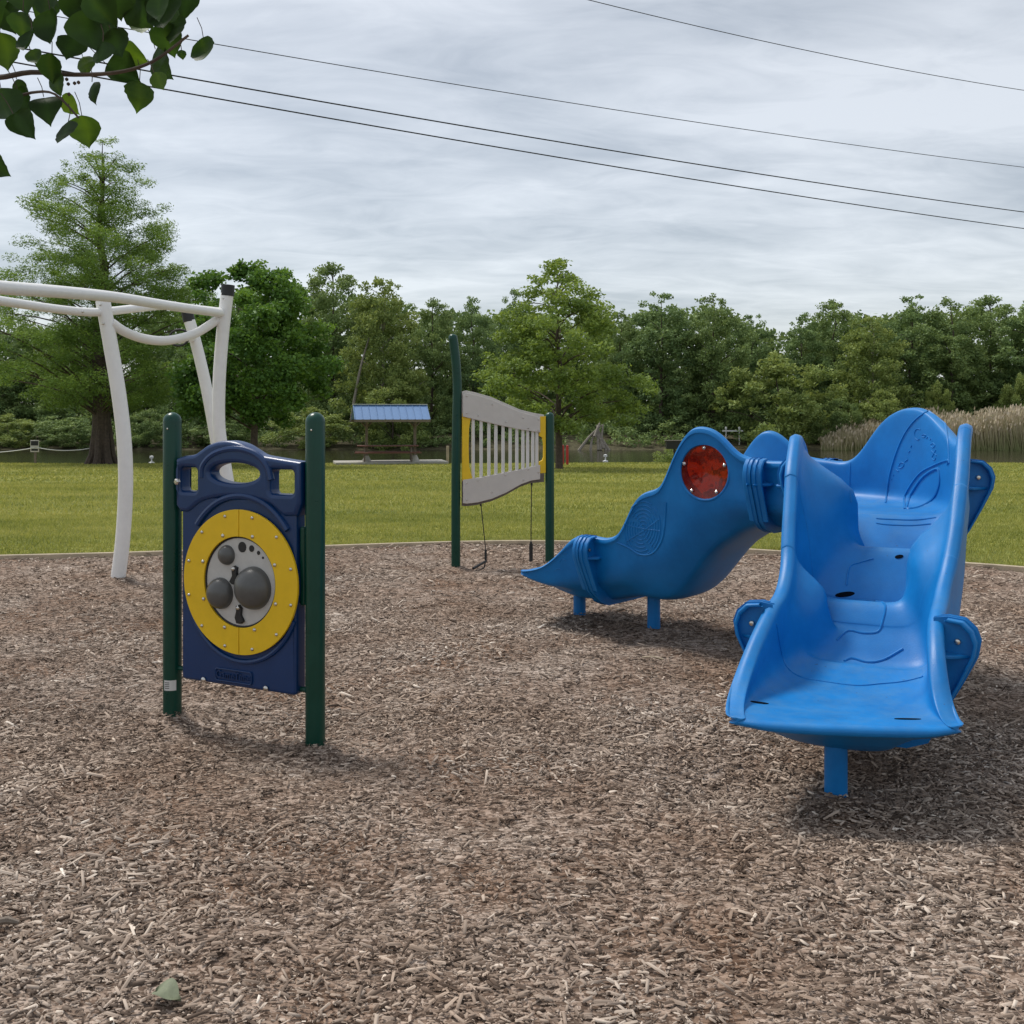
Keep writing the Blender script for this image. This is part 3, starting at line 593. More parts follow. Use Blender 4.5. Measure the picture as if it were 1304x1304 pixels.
for (px_, py_, Y_, lab) in ((771, 580, 62, 'small pale marker float on the river under the upturned roots'), (193, 586, 60, 'small pale marker float on the river right of the cypress')):
    q = at(px_, py_, Y_); q.z = -1.5
    MB().lathe([(.05, -.2), (.16, -.05), (.16, .06), (.04, .1), (.04, .28), (.11, .3), (.11, .42), (.02, .45)], Matrix.Translation(q), 12).build('marker_float', M_whitepl, label=lab, cat='float')
j = empty('boat_lift', place(933, 84.0), 0, label='white topped mooring frame on the far bank beside the willow', cat='mooring')
for s_ in (-1, 1): MB().tube([(s_*.55, 0, -.5), (s_*.55, 0, 1.3)], .05, 6).lathe([(.09, 1.28), (.10, 1.42), (.02, 1.5)], Matrix.Translation((s_*.55, 0, 0)), 8).build('pile', M_whitepl, j)
MB().box((0, 0, 1.15), (1.7, .12, .12)).build('crossbeam', M_whitepl, j)

# ------------------------------------------------------------------ power lines
for (a, b, lab) in (((750, 0, 11), (1304, 115, 11), 'single thin overhead wire crossing the upper right corner'), ((285, 58, 10), (1304, 213, 10), 'topmost of the three overhead wires that run left to right'),
                    ((225, 97, 9), (1304, 270, 9), 'middle one of the three overhead wires that run left to right'), ((200, 112, 8.8), (1304, 291, 8.8), 'lowest of the three overhead wires that run left to right')):
    Ya = (a[2]-CH)*F/(HZ-a[1]); Yb = (b[2]-CH)*F/(HZ-b[1]); A = at(a[0], a[1], Ya); B = at(b[0], b[1], Yb)
    P0 = A+(A-B)*1.0; P1 = B+(B-A)*1.5; n = 60; pts = []
    for k in range(n+1):
        s = -1+3.5*k/n; q = A+(B-A)*s; q.z -= .55*(.25-(s-.5)**2)*1.0; pts.append(q)
    thick = .009 if a[0] == 750 else (.010 if a[2] == 10 else .0165)
    MB().tube(pts, thick, 6).build('power_line', M_wire, label=lab, cat='wire', group='overhead wires')

# ------------------------------------------------------------------ branch with leaves at upper left
root = empty('leafy_branch', at(-40, 60, 1.7), label='dark backlit leafy branch hanging into the upper left corner', cat='branch'); ro = root.location.copy()
mb = MB(); tw = []
mb.tube([Vector(q)-ro for q in spline([at(-120, 70, 1.7), at(-20, 98, 1.66), (at(40, 92, 1.62)), at(95, 95, 1.6), at(150, 92, 1.58), at(195, 78, 1.56), at(240, 45, 1.55)], 5)], [.0045*(1-.7*k/30)+.0006 for k in range(31)], 7)
mb.tube([Vector(q)-ro for q in spline([at(-120, -40, 1.8), at(0, -20, 1.75), at(80, 5, 1.7), at(170, 0, 1.65), at(250, -20, 1.6)], 5)], [.005*(1-.7*k/20)+.0006 for k in range(21)], 7)
mb.tube([Vector(q)-ro for q in spline([at(-60, 120, 1.6), at(0, 128, 1.6), at(40, 118, 1.6), at(70, 120, 1.58), at(100, 150, 1.57)], 4)], [.0025*(1-.6*k/16)+.0005 for k in range(17)], 6)
LV = [(72, 38, 56, -80, .2), (115, 40, 60, -75, .25), (140, 35, 58, -60, .1), (172, 18, 56, -100, .15), (180, 35, 42, -60, .8), (212, 20, 60, -70, .15), (236, 5, 50, -100, .1), (214, 52, 50, -95, .35), (264, 68, 50, -75, .45), (207, 82, 60, -70, .3), (172, 72, 42, -30, .75), (158, 93, 50, -20, .3), (176, 122, 44, -85, .6), (203, 104, 28, -50, .8), (116, 116, 34, -95, .1), (108, 84, 36, -70, .7), (66, 88, 42, -100, .45), (72, 108, 36, -80, .5), (90, 134, 34, -60, .9), (110, 168, 46, -70, .65), (82, 170, 42, -105, .1), (60, 138, 46, -65, .15), (36, 134, 50, -60, .25), (8, 135, 56, -70, .35), (32, 163, 50, -45, .25), (8, 66, 52, -90, .7), (14, 22, 50, -70, .1), (3, 212, 36, -60, .2), (40, 55, 40, -80, .2), (56, 12, 52, -90, .5), (98, 8, 50, -80, .2), (150, 4, 50, -80, .15), (195, -5, 50, -90, .2), (30, -5, 55, -80, .3), (28, 34, 40, -110, .5), (225, 40, 45, -80, .3), (-10, 100, 50, -60, .3), (25, 115, 30, -80, .2), (-8, 175, 40, -60, .3), (130, 70, 40, -90, .3), (90, 62, 40, -90, .2), (45, 75, 30, -60, .6), (150, 55, 40, -70, .2), (232, 70, 14, -80, .4)]
gg = random.Random(3)
for _ in range(44): LV.append((gg.uniform(-60, 215), gg.uniform(-50, 18), gg.uniform(40, 58), gg.uniform(-120, -50), gg.uniform(.1, .6)))
Vs, Fs, Ts = [], [], []
prof = [(0, .03), (.04, .17), (.10, .30), (.18, .39), (.27, .445), (.36, .455), (.45, .44), (.53, .41), (.61, .36), (.69, .295), (.76, .225), (.83, .145), (.89, .08), (.94, .035), (1.0, .0)]
for (px_, py_, ln, ang, tone) in LV:
    Y_ = gg.uniform(1.5, 1.72); L_ = ln/F*Y_*.90; c = at(px_, py_, Y_)-ro
    a = R(ang+gg.uniform(-12, 12)); d = Vector((math.cos(a), gg.uniform(-.5, .5), math.sin(a))).normalized()
    s = d.cross(Vector((gg.uniform(-.7, .7), 1, gg.uniform(-.5, .5)))).normalized(); nn = d.cross(s)
    wf = gg.uniform(.85, 1.15); cup = gg.choice((gg.uniform(.0, .3), gg.uniform(.3, 1.0), -gg.uniform(0, .4))); curl = gg.uniform(-.5, .5); n0 = len(Vs); st = c-d*L_*.5
    for (t_, hw_) in prof:
        bend = nn*(curl*L_*(t_-.3)**2*2); q = st+d*(t_*L_)+bend; h_ = hw_*L_*wf
        jl, jr = gg.uniform(.93, 1.05), gg.uniform(.93, 1.05); q = q+nn*(gg.uniform(-.012, .012)*L_)+s*(.05*L_*math.sin(t_*4+tone*9))
        Vs += [q-s*h_*jl+nn*(cup*h_), q-s*h_*.5+nn*(cup*h_*.35), q, q+s*h_*.5+nn*(cup*h_*.35), q+s*h_*jr+nn*(cup*h_)]; Ts += [tone, tone+gg.uniform(-.04, .06), min(1, tone+.22), tone+gg.uniform(-.04, .06), tone]
    for i in range(len(prof)-1):
        for k in range(4): Fs.append((n0+i*5+k, n0+i*5+k+1, n0+i*5+k+6, n0+i*5+k+5))
    mb.tube([st, st-d*L_*.25+Vector((0, 0, L_*.12)), st-d*L_*.4+Vector((-L_*.1, 0, L_*.3))], .0007, 5)
quads('foliage', np.array([tuple(v) for v in Vs]), np.array(Fs), np.array(Ts), LEAF['near'], root, smooth=True)
for (px_, py_) in ((85, 101), (87, 107), (95, 106), (100, 105), (88, 120), (44, 68)): mb.lathe([(.0005, -.003), (.0028, -.001), (.0028, .001), (.0005, .003)], Matrix.Translation(at(px_, py_, 1.6)-ro), 8)
mb.build('twig', M_bark, root)

# ------------------------------------------------------------------ white overhead loop climber
root = empty('overhead_climber', (at(150, 737, 9.2).x, 9.2, 0), label='white steel overhead climber with curved legs at the left', cat='climber'); ro = root.location.copy()
def wt(name, P, r, m=M_white, seg=16, parent=root, n=6):
    pts = spline([at(*q)-ro for q in P], n); return MB().tube(pts, r, seg).build(name, m, parent)
wt('leg', [(149, 745, 9.2), (156, 690, 9.2), (160, 620, 9.2), (158, 560, 9.2), (151, 500, 9.2), (141, 440, 9.2), (131, 383, 9.2)], .064)
wt('leg', [(303, 728, 10.3), (297, 660, 10.3), (286, 590, 10.3), (279, 545, 10.3), (279, 490, 10.3), (283, 430, 10.3), (290, 368, 10.3)], .064)
wt('leg', [(294, 712, 10.9), (288, 650, 10.9), (281, 600, 10.9), (274, 555, 10.9), (262, 490, 10.9), (249, 435, 10.9), (240, 405, 10.9)], .060)
wt('leg', [(-190, 900, 6.2), (-200, 700, 6.2), (-190, 500, 6.2), (-170, 345, 6.2)], .064)
wt('leg_cap', [(289.6, 377, 10.3), (290.4, 363, 10.3)], .067, M_black, n=1); wt('leg_cap', [(241, 410, 10.9), (238.5, 397, 10.9)], .063, M_black, n=1)
wt('rail', [(-190, 352, 6.0), (-60, 360, 6.15), (0, 366, 6.35), (80, 372, 7.2), (150, 379, 8.2), (220, 390, 9.3), (284, 399, 10.3)], .044)
wt('rail', [(-180, 360, 6.3), (-60, 375, 7.2), (0, 383, 7.9), (60, 392, 8.6), (105, 397, 9.0), (132, 397, 9.2), (180, 392, 9.6), (215, 390, 10.0), (284, 397, 10.3)], .038)
wt('grab_bar', [(142, 411, 9.2), (158, 422, 9.3), (180, 430.5, 9.5), (205, 434, 9.7), (228, 431, 9.9), (252, 423, 10.1), (280, 405, 10.3)], .044)
wt('brace', [(228, 433, 10.6), (248, 430, 10.9)], .04, n=1)
c_ = at(228, 430, 10.5)-ro; wp = [c_+Vector((.10*math.cos(a), 0.02*math.sin(a), .085*math.sin(a))) for a in np.linspace(0, 2*math.pi, 25)]
MB().tube(wp, .012, 8).build('hand_ring', M_black, root)
for (q) in ((127, 388, 9.12), (284, 380, 10.2), (105, 397, 8.95), (131, 412, 9.12)): MB().lathe([(.011, -.01), (.011, .004), (.004, .009)], Matrix.Translation(at(*q)-ro) @ Matrix.Rotation(R(90), 4, 'X'), 10).build('bolt', M_steel, root)

# ------------------------------------------------------------------ panels between green posts
class Plane:
    def __init__(s, A, B):
        s.o = Vector((A[0], A[1], 0)); s.u = Vector((B[0]-A[0], B[1]-A[1], 0)); s.W = s.u.length; s.u.normalize(); s.n = s.u.cross(Vector((0, 0, 1))); s.ang = math.atan2(s.u.y, s.u.x)
    def uz(s, px, py):
        d = Vector(((px-CX)/F, 1, -(py-HZ)/F)); c = Vector((0, 0, CH)); t = (s.o-c).dot(s.n)/d.dot(s.n); q = c+d*t-s.o
        return q.dot(s.u), q.z
def M_uz(off=0):    # local frame: x along the panel, y up, z out towards the viewer; the object frame has x along, -y out
    return Matrix(((1, 0, 0, 0), (0, 0, -1, -off), (0, 1, 0, 0), (0, 0, 0, 1)))
def bolt(mb, u, z, off, r=.009):
    mb.lathe([(r, 0), (r, .002), (r*.8, .006), (r*.35, .0085)], Matrix.Translation((u, -off, z)) @ Matrix.Rotation(R(90), 4, 'X'), 10)
def rpost(root, u, h, r=.0445, name='post', bend=None):
    if bend is None: prof = [(r, -.15), (r, h-r)]+[(r*math.cos(R(a)), h-r+r*math.sin(R(a))) for a in (15, 30, 45, 60, 75, 86)]; return MB().lathe(prof, Matrix.Translation((u, 0, 0)), 28).build(name, M_green, root)
P1 = Plane((at(219.5, 0, 5.01).x, 5.01), (at(401.5, 0, 4.63).x, 4.63))
root = empty('activity_board', P1.o, P1.ang, label='navy play panel with yellow ring and grey domes between two green posts', cat='play panel')
pa = rpost(root, 0, 1.5); pb = rpost(root, P1.W, 1.5)
for (po, u) in ((pa, 0), (pb, P1.W)):
    mb = MB(); mb.lathe([(.005, 0), (.005, .003), (.002, .004)], Matrix.Translation((u+.012, -.043, 1.42)) @ Matrix.Rotation(R(90), 4, 'X'), 8); mb.build('rivet', M_steel, po)
V = []; 
for k in range(9):
    a = R(-80+k*10+5); V += [Vector((.0452*math.sin(a), -.0452*math.cos(a), .15-.0*k)), Vector((.0452*math.sin(a), -.0452*math.cos(a), .205))]
V = [v for v in V]; a0 = 20
mb = MB(); mb.add([Vector((.0455*math.sin(R(-12+k*10)), -.0455*math.cos(R(-12+k*10)), .145+h_)) for k in range(9) for h_ in (0, .05)], [(2*k, 2*k+2, 2*k+3, 2*k+1) for k in range(8)])
st_o = mb.build('sticker', M_sticker, pa); mb = MB()
for j in range(4):
    z_ = .155+j*.009
    mb.add([Vector((.0459*math.sin(R(-6+k*8)), -.0459*math.cos(R(-6+k*8)), z_+h_)) for k in range(5) for h_ in (0, .0035)], [(2*k, 2*k+2, 2*k+3, 2*k+1) for k in range(4)])
mb.build('print', M_dgrey, st_o)
cu, cz = P1.uz(308.5, 738.5); cu += .030; RC = .338
W = P1.W; uc = W/2
# body with a round recess
body = [(u_, z_) for (u_, z_) in rrect(uc-.335, .212, uc+.352, 1.10, .02, 4)]
plate('panel_body', [body, circle(cu, cz, RC-.012, 64)], .075, .014, M_navy, root, M_uz(0))
plate('back_sheet', [rrect(uc-.34, .24, uc+.34, 1.07, .02, 3)], .03, .004, M_navy, root, M_uz(-.018))
mb = MB()
for rr_, tt_ in ((RC+.028, .012),):
    mb.tube([(cu+rr_*math.cos(a)*.93, -.040, cz+rr_*math.sin(a)*1.02) for a in np.linspace(R(205), R(335), 30)], .012, 8)
    mb.build('moulded_ridge', M_navy, root); mb = MB(); mb.tube([(cu+rr_*math.cos(a)*.93, -.040, cz+.02+rr_*math.sin(a)*1.04) for a in np.linspace(R(38), R(142), 30)], .016, 8)
mb.build('moulded_ridge', M_navy, root)
# head with the three openings
T = lambda a, b: (P1.uz(a, b)[0]+.036, P1.uz(a, b)[1])
hd = spline([(x_, z_, 0) for x_, z_ in ((.066, 1.275), (.11, 1.288), (.18, 1.298), (.22, 1.318), (.27, 1.345), (.33, 1.362), (.40, 1.366), (.47, 1.352), (.53, 1.325), (.58, 1.303), (.66, 1.292), (W-.047, 1.275))], 5)
hd = [(q.x, q.y) for q in hd]+[(W-.047, 1.09), (W-.07, 1.03), (W-.14, 1.025)]+[(q.x, q.y) for q in spline([(W-.16, 1.035, 0), (W-.25, 1.085, 0), (uc, 1.105, 0), (.25, 1.08, 0), (.16, 1.03, 0)], 5)]+[(.14, 1.02), (.095, 1.02), (.066, 1.05)]
hole_l = rrect(.092, 1.120, .200, 1.235, .02); hole_r = rrect(W-.225, 1.125, W-.088, 1.238, .02)
hole_c = [(uc-.005+.150*math.cos(a)*(abs(math.cos(a))**.0), 1.215+.048*math.sin(a)) for a in np.linspace(0, 2*math.pi, 40)[:-1]]
plate('panel_head', [hd, hole_l, hole_r, hole_c], .088, .020, M_navy, root, M_uz(.006))
mb = MB(); mb.tube([Vector((q.x, -.043, q.y)) for q in spline([(uc-.20, 1.19, 0), (uc-.19, 1.25, 0), (uc-.12, 1.305, 0), (uc, 1.33, 0), (uc+.12, 1.308, 0), (uc+.19, 1.255, 0), (uc+.215, 1.19, 0)], 6)], .016, 8)
mb.build('moulded_ridge', M_navy, root)
# yellow ring (two halves), disc, domes
for s_ in (-1, 1):
    a = np.linspace(R(-89.8), R(89.8), 60); o_ = [(cu+s_*(RC*math.cos(t)+.0008), cz+RC*math.sin(t)) for t in a]+[(cu+s_*(.212*math.cos(t)+.0008), cz+.212*math.sin(t)) for t in a[::-1]]
    plate('ring_half', [o_], .014, .002, M_yel, root, M_uz(.052))
disc = plate('disc', [circle(cu, cz, .205, 64)], .012, .002, M_lgrey, root, M_uz(.040))
mb = MB(); mb.tube([(cu+.209*math.cos(a), -.047, cz+.209*math.sin(a)) for a in np.linspace(0, 2*math.pi, 65)], .005, 6); mb.build('seam', M_black, root)
for (px_, py_, r_) in ((324.3, 746, .100), (282.6, 752.6, .074), (290.3, 704.6, .047)):
    u_, z_ = T(px_, py_);     MB().lathe([(r_*math.cos(R(a)), r_*.80*math.sin(R(a))) for a in range(0, 90, 6)]+[(.001, r_*.80)], Matrix.Translation((u_, -.046, z_)) @ Matrix.Rotation(R(90), 4, 'X'), 40).build('dome', M_dgrey, root)
for (px_, py_, r_) in ((309.5, 694.6, .0235), (321.3, 696.5, .0145), (330, 701.8, .009), (335.5, 708, .0055)):
    u_, z_ = T(px_, py_); plate('sound_hole', [circle(u_, z_, r_, 24, r_*1.05)], .003, .0006, M_black, disc, M_uz(.0472))
for (px_, py_, s_) in ((301, 729, 1), (307, 778, -1)):
    u_, z_ = T(px_, py_)
    hk = [(0, .042), (.016, .034), (.014, .01), (.022, -.02), (.012, -.046), (-.012, -.046), (-.026, -.034), (-.010, -.005), (-.014, .026)]
    kn = plate('knob', [[(u_+x_*1.1*s_, z_+y_) for x_, y_ in hk]], .02, .005, M_black, root, M_uz(.052)); mb = MB(); bolt(mb, u_, z_+.028, .062, .011); mb.build('bolt', M_steel, kn)
for k in range(12):
    a = R(15+30*k); mb = MB(); bolt(mb, cu+.314*math.cos(a), cz+.314*math.sin(a), .059, .0085); mb.build('bolt', M_steel, root)
for k in range(8):
    a = R(24+45*k); mb = MB(); bolt(mb, cu+.232*math.cos(a), cz+.232*math.sin(a), .059, .0095); mb.build('bolt', M_steel, root)
for (px_, py_) in ((267, 863), (346, 874)):
    u_, z_ = P1.uz(px_, py_); mb = MB(); bolt(mb, u_, z_, .042, .014); mb.build('bolt', M_steel, root)
u_, z_ = P1.uz(305, 858.5)
me = text_mesh('GameTime', .047, .002, Matrix.Translation((u_, -.043, z_)) @ Matrix.Rotation(R(90), 4, 'X')); link('lettering', me, M_navy, root)
fr = MB(); o_ = rrect(u_-.108, z_-.028, u_+.108, z_+.028, .012); fr.tube([(x_, -.043, y_) for x_, y_ in o_+[o_[0]]], .0032, 6); fr.build('nameplate_frame', M_navy, root)
for q_ in ([(W-.1, 0, .235), (W, 0, .235)], [(0, 0, .25), (.1, 0, .25)], [(0, 0, 1.19), (.09, 0, 1.19)], [(W-.1, 0, 1.19), (W, 0, 1.19)]): MB().tube(q_, .012, 8).build('bracket', M_green, root)
mb = MB(); mb.lathe([(.016, -.006), (.016, .006), (.009, .012)], Matrix.Translation((.082, -.052, 1.165)) @ Matrix.Rotation(R(90), 4, 'X'), 6); mb.build('bolt', M_steel, root)
plate('side_pad', [rrect(W-.075, .62, W-.045, .98, .012)], .14, .01, M_green, root, M_uz(-.05))

P2 = Plane((at(580.5, 0, 9.95).x, 9.95), (at(700, 0, 10.12).x, 10.12))
root = empty('play_barrier', P2.o, P2.ang, label='taupe barrier panel with pale bars and yellow ends between two green posts', cat='barrier panel'); W = P2.W; T = P2.uz
MB().tube([Vector(q) for q in spline([(0, 0, -.15), (0, 0, .8), (.008, 0, 1.4), (.014, 0, 1.72), (.004, 0, 1.95), (-.018, 0, 2.15), (-.028, 0, 2.22)], 6)]+[Vector((-.030, 0, 2.243)), Vector((-.031, 0, 2.255)), Vector((-.031, 0, 2.262))], [.0445]*37+[.040, .028, .01], 24).build('curved_post', M_green, root)
rpost(root, W, 1.5)
px2 = lambda L_: [T(a, b) for a, b in L_]
top = [(588.8, 530.4), (610, 535.5), (640, 542.5), (665, 547.5), (686.8, 550.5), (686.8, 531.7), (678, 529), (662.5, 525), (644, 517), (626, 509), (605, 503), (594, 500.8), (588.8, 502)]
bot = [(588.8, 610.7), (610, 608), (640, 602), (665, 597), (686.8, 592), (686.8, 610), (675.6, 611.7), (662.5, 616.4), (644, 626.9), (626, 634.7), (607.8, 639.4), (594, 641), (588.8, 640.4)]
for L_ in (top, bot):
    plate('front_board', [px2(L_)], .018, .004, M_taupe, root, M_uz(.034))
    bk = [(x_+(1.5 if k_ in (4, 5) else -1) + 4*(k_ in (4, 5)), y_+(-3.5 if L_ is top and k_ > 4 else 3.5 if L_ is bot and k_ > 4 else 0)) for k_, (x_, y_) in enumerate(L_)]
    plate('core_board', [px2(bk)], .028, .003, M_taupe_d if L_ is bot else M_taupe, root, M_uz(.008))
    plate('back_board', [px2(L_)], .018, .004, M_taupe, root, M_uz(-.017))
for x_ in (602.3, 612.5, 622.4, 631.3, 640.4, 649.5, 657.9, 665.7, 671.7, 678.2, 683.4):
    u_, z0 = T(x_, np.interp(x_, [588, 687], [612, 590])); _, z1 = T(x_, np.interp(x_, [588, 687], [528, 552]))
    MB().tube([(u_, -.008, z0-.02), (u_, -.008, z1+.02)], .0165, 10).build('baluster', M_baluster, root)
yl = [(588, 526), (601, 529), (598.5, 536), (597, 545), (596.5, 570), (597, 592), (599, 602), (602, 610), (588, 613)]
plate('end_bracket', [px2(yl)], .03, .004, M_yel, root, M_uz(.008))
yr = [(694.5, 530), (687, 530), (686, 555), (690, 557), (691.5, 565), (691.5, 582), (690, 586), (686, 588), (687, 603), (694.5, 602)]
plate('end_bracket', [px2(yr)], .03, .004, M_yel, root, M_uz(.008))
for (x_, y_) in ((593.6, 504.5), (626, 515), (593.7, 526), (608, 529), (643.5, 537), (665.3, 532), (671.5, 545), (684.7, 534), (684.5, 548), (593.5, 615), (607.5, 611.5), (642.5, 604.5), (671.3, 597.5), (665.4, 611), (684.5, 601), (625.5, 626.5), (593.6, 636)):
    u_, z_ = T(x_, y_); mb = MB(); bolt(mb, u_, z_, .043, .0085); mb.build('bolt', M_steel, root)
for (P_, kind_) in (([(612, 638), (615.5, 672), (618.5, 700)], 0), ([(676.8, 612), (676.5, 650), (676.2, 690)], 1)):
    q = [(T(a, b)[0], 0, T(a, b)[1]) for a, b in P_]; rp_ = MB().tube(q, .005, 6).build('tether', M_black, root)
    mb = MB(); mb.tube([q[0], (q[0][0]+.002, 0, q[0][2]-.05)], .010, 8); mb.tube([q[-1], (q[-1][0], 0, q[-1][2]-.10)], .012, 8)
    if kind_ == 0:
        e = Vector((q[-1][0]+.005, 0, q[-1][2]-.11)); mb.tube([e, e+Vector((-.15, -.14, -.05))], .013, 8); mb.tube([e+Vector((0, 0, .01)), e+Vector((-.03, -.05, -.06)), e+Vector((-.12, -.12, -.075))], .007, 6)
    else: mb.tube([(q[-1][0], 0, q[-1][2]-.02), (q[-1][0], 0, q[-1][2]-.19)], .019, 8)
    mb.build('beater', M_black, rp_)

# ------------------------------------------------------------------ blue moulded climber: one bent U shaped channel in five sections
# station: x, y, floor, left rim, right rim, floor half width left, right, belly height, belly half width
ST = np.array([
 (1.215, 3.71, .370, .376, .376, .37, .37, .328, .30),
 (1.225, 3.81, .362, .376, .376, .345, .345, .285, .25),
 (1.265, 3.97, .345, .435, .44, .335, .335, .195, .21),
 (1.340, 4.13, .350, .565, .575, .33, .33, .145, .20),
 (1.430, 4.30, .365, .665, .67, .30, .33, .145, .20),
 (1.510, 4.45, .40, .70, .72, .24, .30, .15, .21),
 (1.600, 4.62, .50, .84, .84, .13, .23, .20, .24),
 (1.620, 4.655, .53, .90, .90, .33, .19, .235, .245),
 (1.715, 4.85, .64, 1.17, 1.15, .27, .12, .31, .25),
 (1.728, 4.882, .665, 1.22, 1.19, .25, .33, .36, .26),
 (1.815, 5.08, .80, 1.365, 1.38, .08, .31, .49, .27),
 (1.840, 5.14, .835, 1.385, 1.42, .05, .32, .55, .28),
 (1.852, 5.17, .86, 1.388, 1.44, .34, .33, .61, .28),
 (1.945, 5.37, .93, 1.32, 1.43, .32, .33, .72, .30),
 (2.000, 5.54, .95, 1.23, 1.33, .33, .34, .79, .30),
 (2.030, 5.74, .945, 1.215, 1.41, .33, .35, .80, .30),
 (2.020, 5.92, .945, 1.215, 1.525, .34, .35, .80, .30),
 (1.960, 6.08, .945, 1.215, 1.475, .34, .35, .80, .30),
 (1.870, 6.20, .945, 1.215, 1.20, .34, .35, .80, .30),
 (1.780, 6.29, .945, 1.215, 1.19, .34, .34, .80, .30),
 (1.640, 6.42, .94, 1.25, 1.22, .33, .33, .78, .29),
 (1.540, 6.51, .91, 1.37, 1.34, .31, .31, .70, .28),
 (1.450, 6.59, .86, 1.412, 1.38, .29, .29, .62, .27),
 (1.370, 6.66, .80, 1.38, 1.30, .27, .27, .50, .26),
 (1.290, 6.735, .74, 1.20, 1.14, .27, .27, .36, .25),
 (1.230, 6.79, .69, 1.03, 1.02, .29, .27, .28, .25),
 (1.140, 6.87, .62, .99, .98, .30, .25, .25, .24),
 (1.060, 6.94, .55, .93, .90, .30, .24, .25, .23),
 (.975, 7.015, .47, .71, .68, .28, .24, .25, .22),
 (.880, 7.10, .42, .655, .64, .26, .26, .22, .20),
 (.785, 7.185, .385, .665, .665, .30, .30, .19, .20),
 (.660, 7.295, .36, .635, .635, .33, .33, .18, .21),
 (.570, 7.370, .352, .525, .525, .34, .34, .18, .22),
 (.480, 7.445, .35, .435, .435, .34, .34, .21, .22),
 (.390, 7.520, .358, .392, .392, .35, .35, .27, .25),
 (.315, 7.582, .366, .378, .378, .37, .37, .325, .31)])
def dense(A, n=10):
    out = []
    for i in range(len(A)-1):
        p0, p1, p2, p3 = A[max(i-1, 0)], A[i], A[i+1], A[min(i+2, len(A)-1)]
        for k in range(n):
            t = k/n; out.append(.5*((2*p1)+(p2-p0)*t+(2*p0-5*p1+4*p2-p3)*t*t+(3*p1-p0-3*p2+p3)*t**3))
    out.append(A[-1]); return np.array(out)
DS = dense(ST, 10); NS = len(DS)
_sl = np.concatenate([[0], np.cumsum(np.linalg.norm(np.diff(DS[:, :2], axis=0), axis=1))])
for a_, b_, n_, am in ((50, 132, 3, .068), (205, 300, 3, .030)):          # rounded treads in both step chutes
    t_ = (_sl-_sl[a_])/(_sl[b_]-_sl[a_]); m_ = (t_ > 0) & (t_ < 1)
    DS[m_, 2] += (-am*(np.sin(2*np.pi*n_*t_)+.22*np.sin(4*np.pi*n_*t_))*(1 if a_ < 100 else -1)*np.sin(np.pi*t_)**.3)[m_]
WRS = np.interp(np.arange(NS)/10, [0, 1, 2, 3, 4, 5.5, 8, 11, 14, 24, 28, 30, 32, 33.5, 35], [.355, .357, .34, .315, .295, .30, .345, .37, .375, .37, .34, .32, .33, .355, .37])
def loess(v, h):
    w0 = np.gradient(_sl)+1e-5; out = np.empty(len(v))
    for i, s0 in enumerate(_sl):
        w_ = w0*np.exp(-((_sl-s0)/h)**2); sw = w_.sum(); ms = (w_*_sl).sum()/sw; mv = (w_*v).sum()/sw
        out[i] = mv+(w_*(_sl-ms)*(v-mv)).sum()/((w_*(_sl-ms)**2).sum()+1e-12)*(s0-ms)
    return out
for c_, h_ in ((0, .13), (1, .13), (3, .055), (4, .055), (5, .022), (6, .022), (7, .07), (8, .07)): DS[:, c_] = loess(DS[:, c_], h_)
WRS = loess(WRS, .10)
dxy = np.gradient(DS[:, :2], axis=0)
for _ in range(14): dxy = np.concatenate([dxy[:1], (dxy[:-2]+dxy[1:-1]*2+dxy[2:])/4, dxy[-1:]])
dxy /= np.linalg.norm(dxy, axis=1)[:, None]; nrm = np.stack([-dxy[:, 1], dxy[:, 0]], 1)     # to the left
slen = np.concatenate([[0], np.cumsum(np.linalg.norm(np.diff(DS[:, :2], axis=0), axis=1))]); LT = slen[-1]
WR = .37                                                                                  # inner half width at the rim
def half(zf, zr, wf, zb, wb, WR=.37):
    """inner and outer control points of one half, equal counts"""
    wf = min(wf, WR-.012); h = zr-zf; k = np.clip(h/.25, .01, 1); wo = WR+.066; hb = float(np.clip((zr-zb)/.28, .02, 1))
    inn = [(0, zf), (wf*.5, zf), (wf*.84, zf+.012*k), (wf+.005, zf+.05*k), (wf+.012+(WR-wf)*.08, zf+.10*k+h*.06), (wf+(WR-wf)*(.18+.27*float(np.clip((wf-.1)/.2, 0, 1)))+.006, zf+h*.52+.02*k), (wf+(WR-wf)*.86, zf+h*.82), (WR+.002, zr-.018*k), (WR+.016, zr-.003)]
    mid = (wo+wb)/2+.03
    out = [(0, zb), (wb*.55, zb+.004*hb), (wb*.92, zb+.022*hb), (wb+.04, zb+.065*hb), (mid+.02, zb+(zr-zb)*.34), (wo-.022, zb+(zr-zb)*.62), (wo-.012, zr-.06*k), (wo, zr-.035*k), (wo-.004, zr-.010*min(1, hb*3))]
    return inn, out
def smooth_poly(P, n=3):
    return dense(np.array(P, float), n)
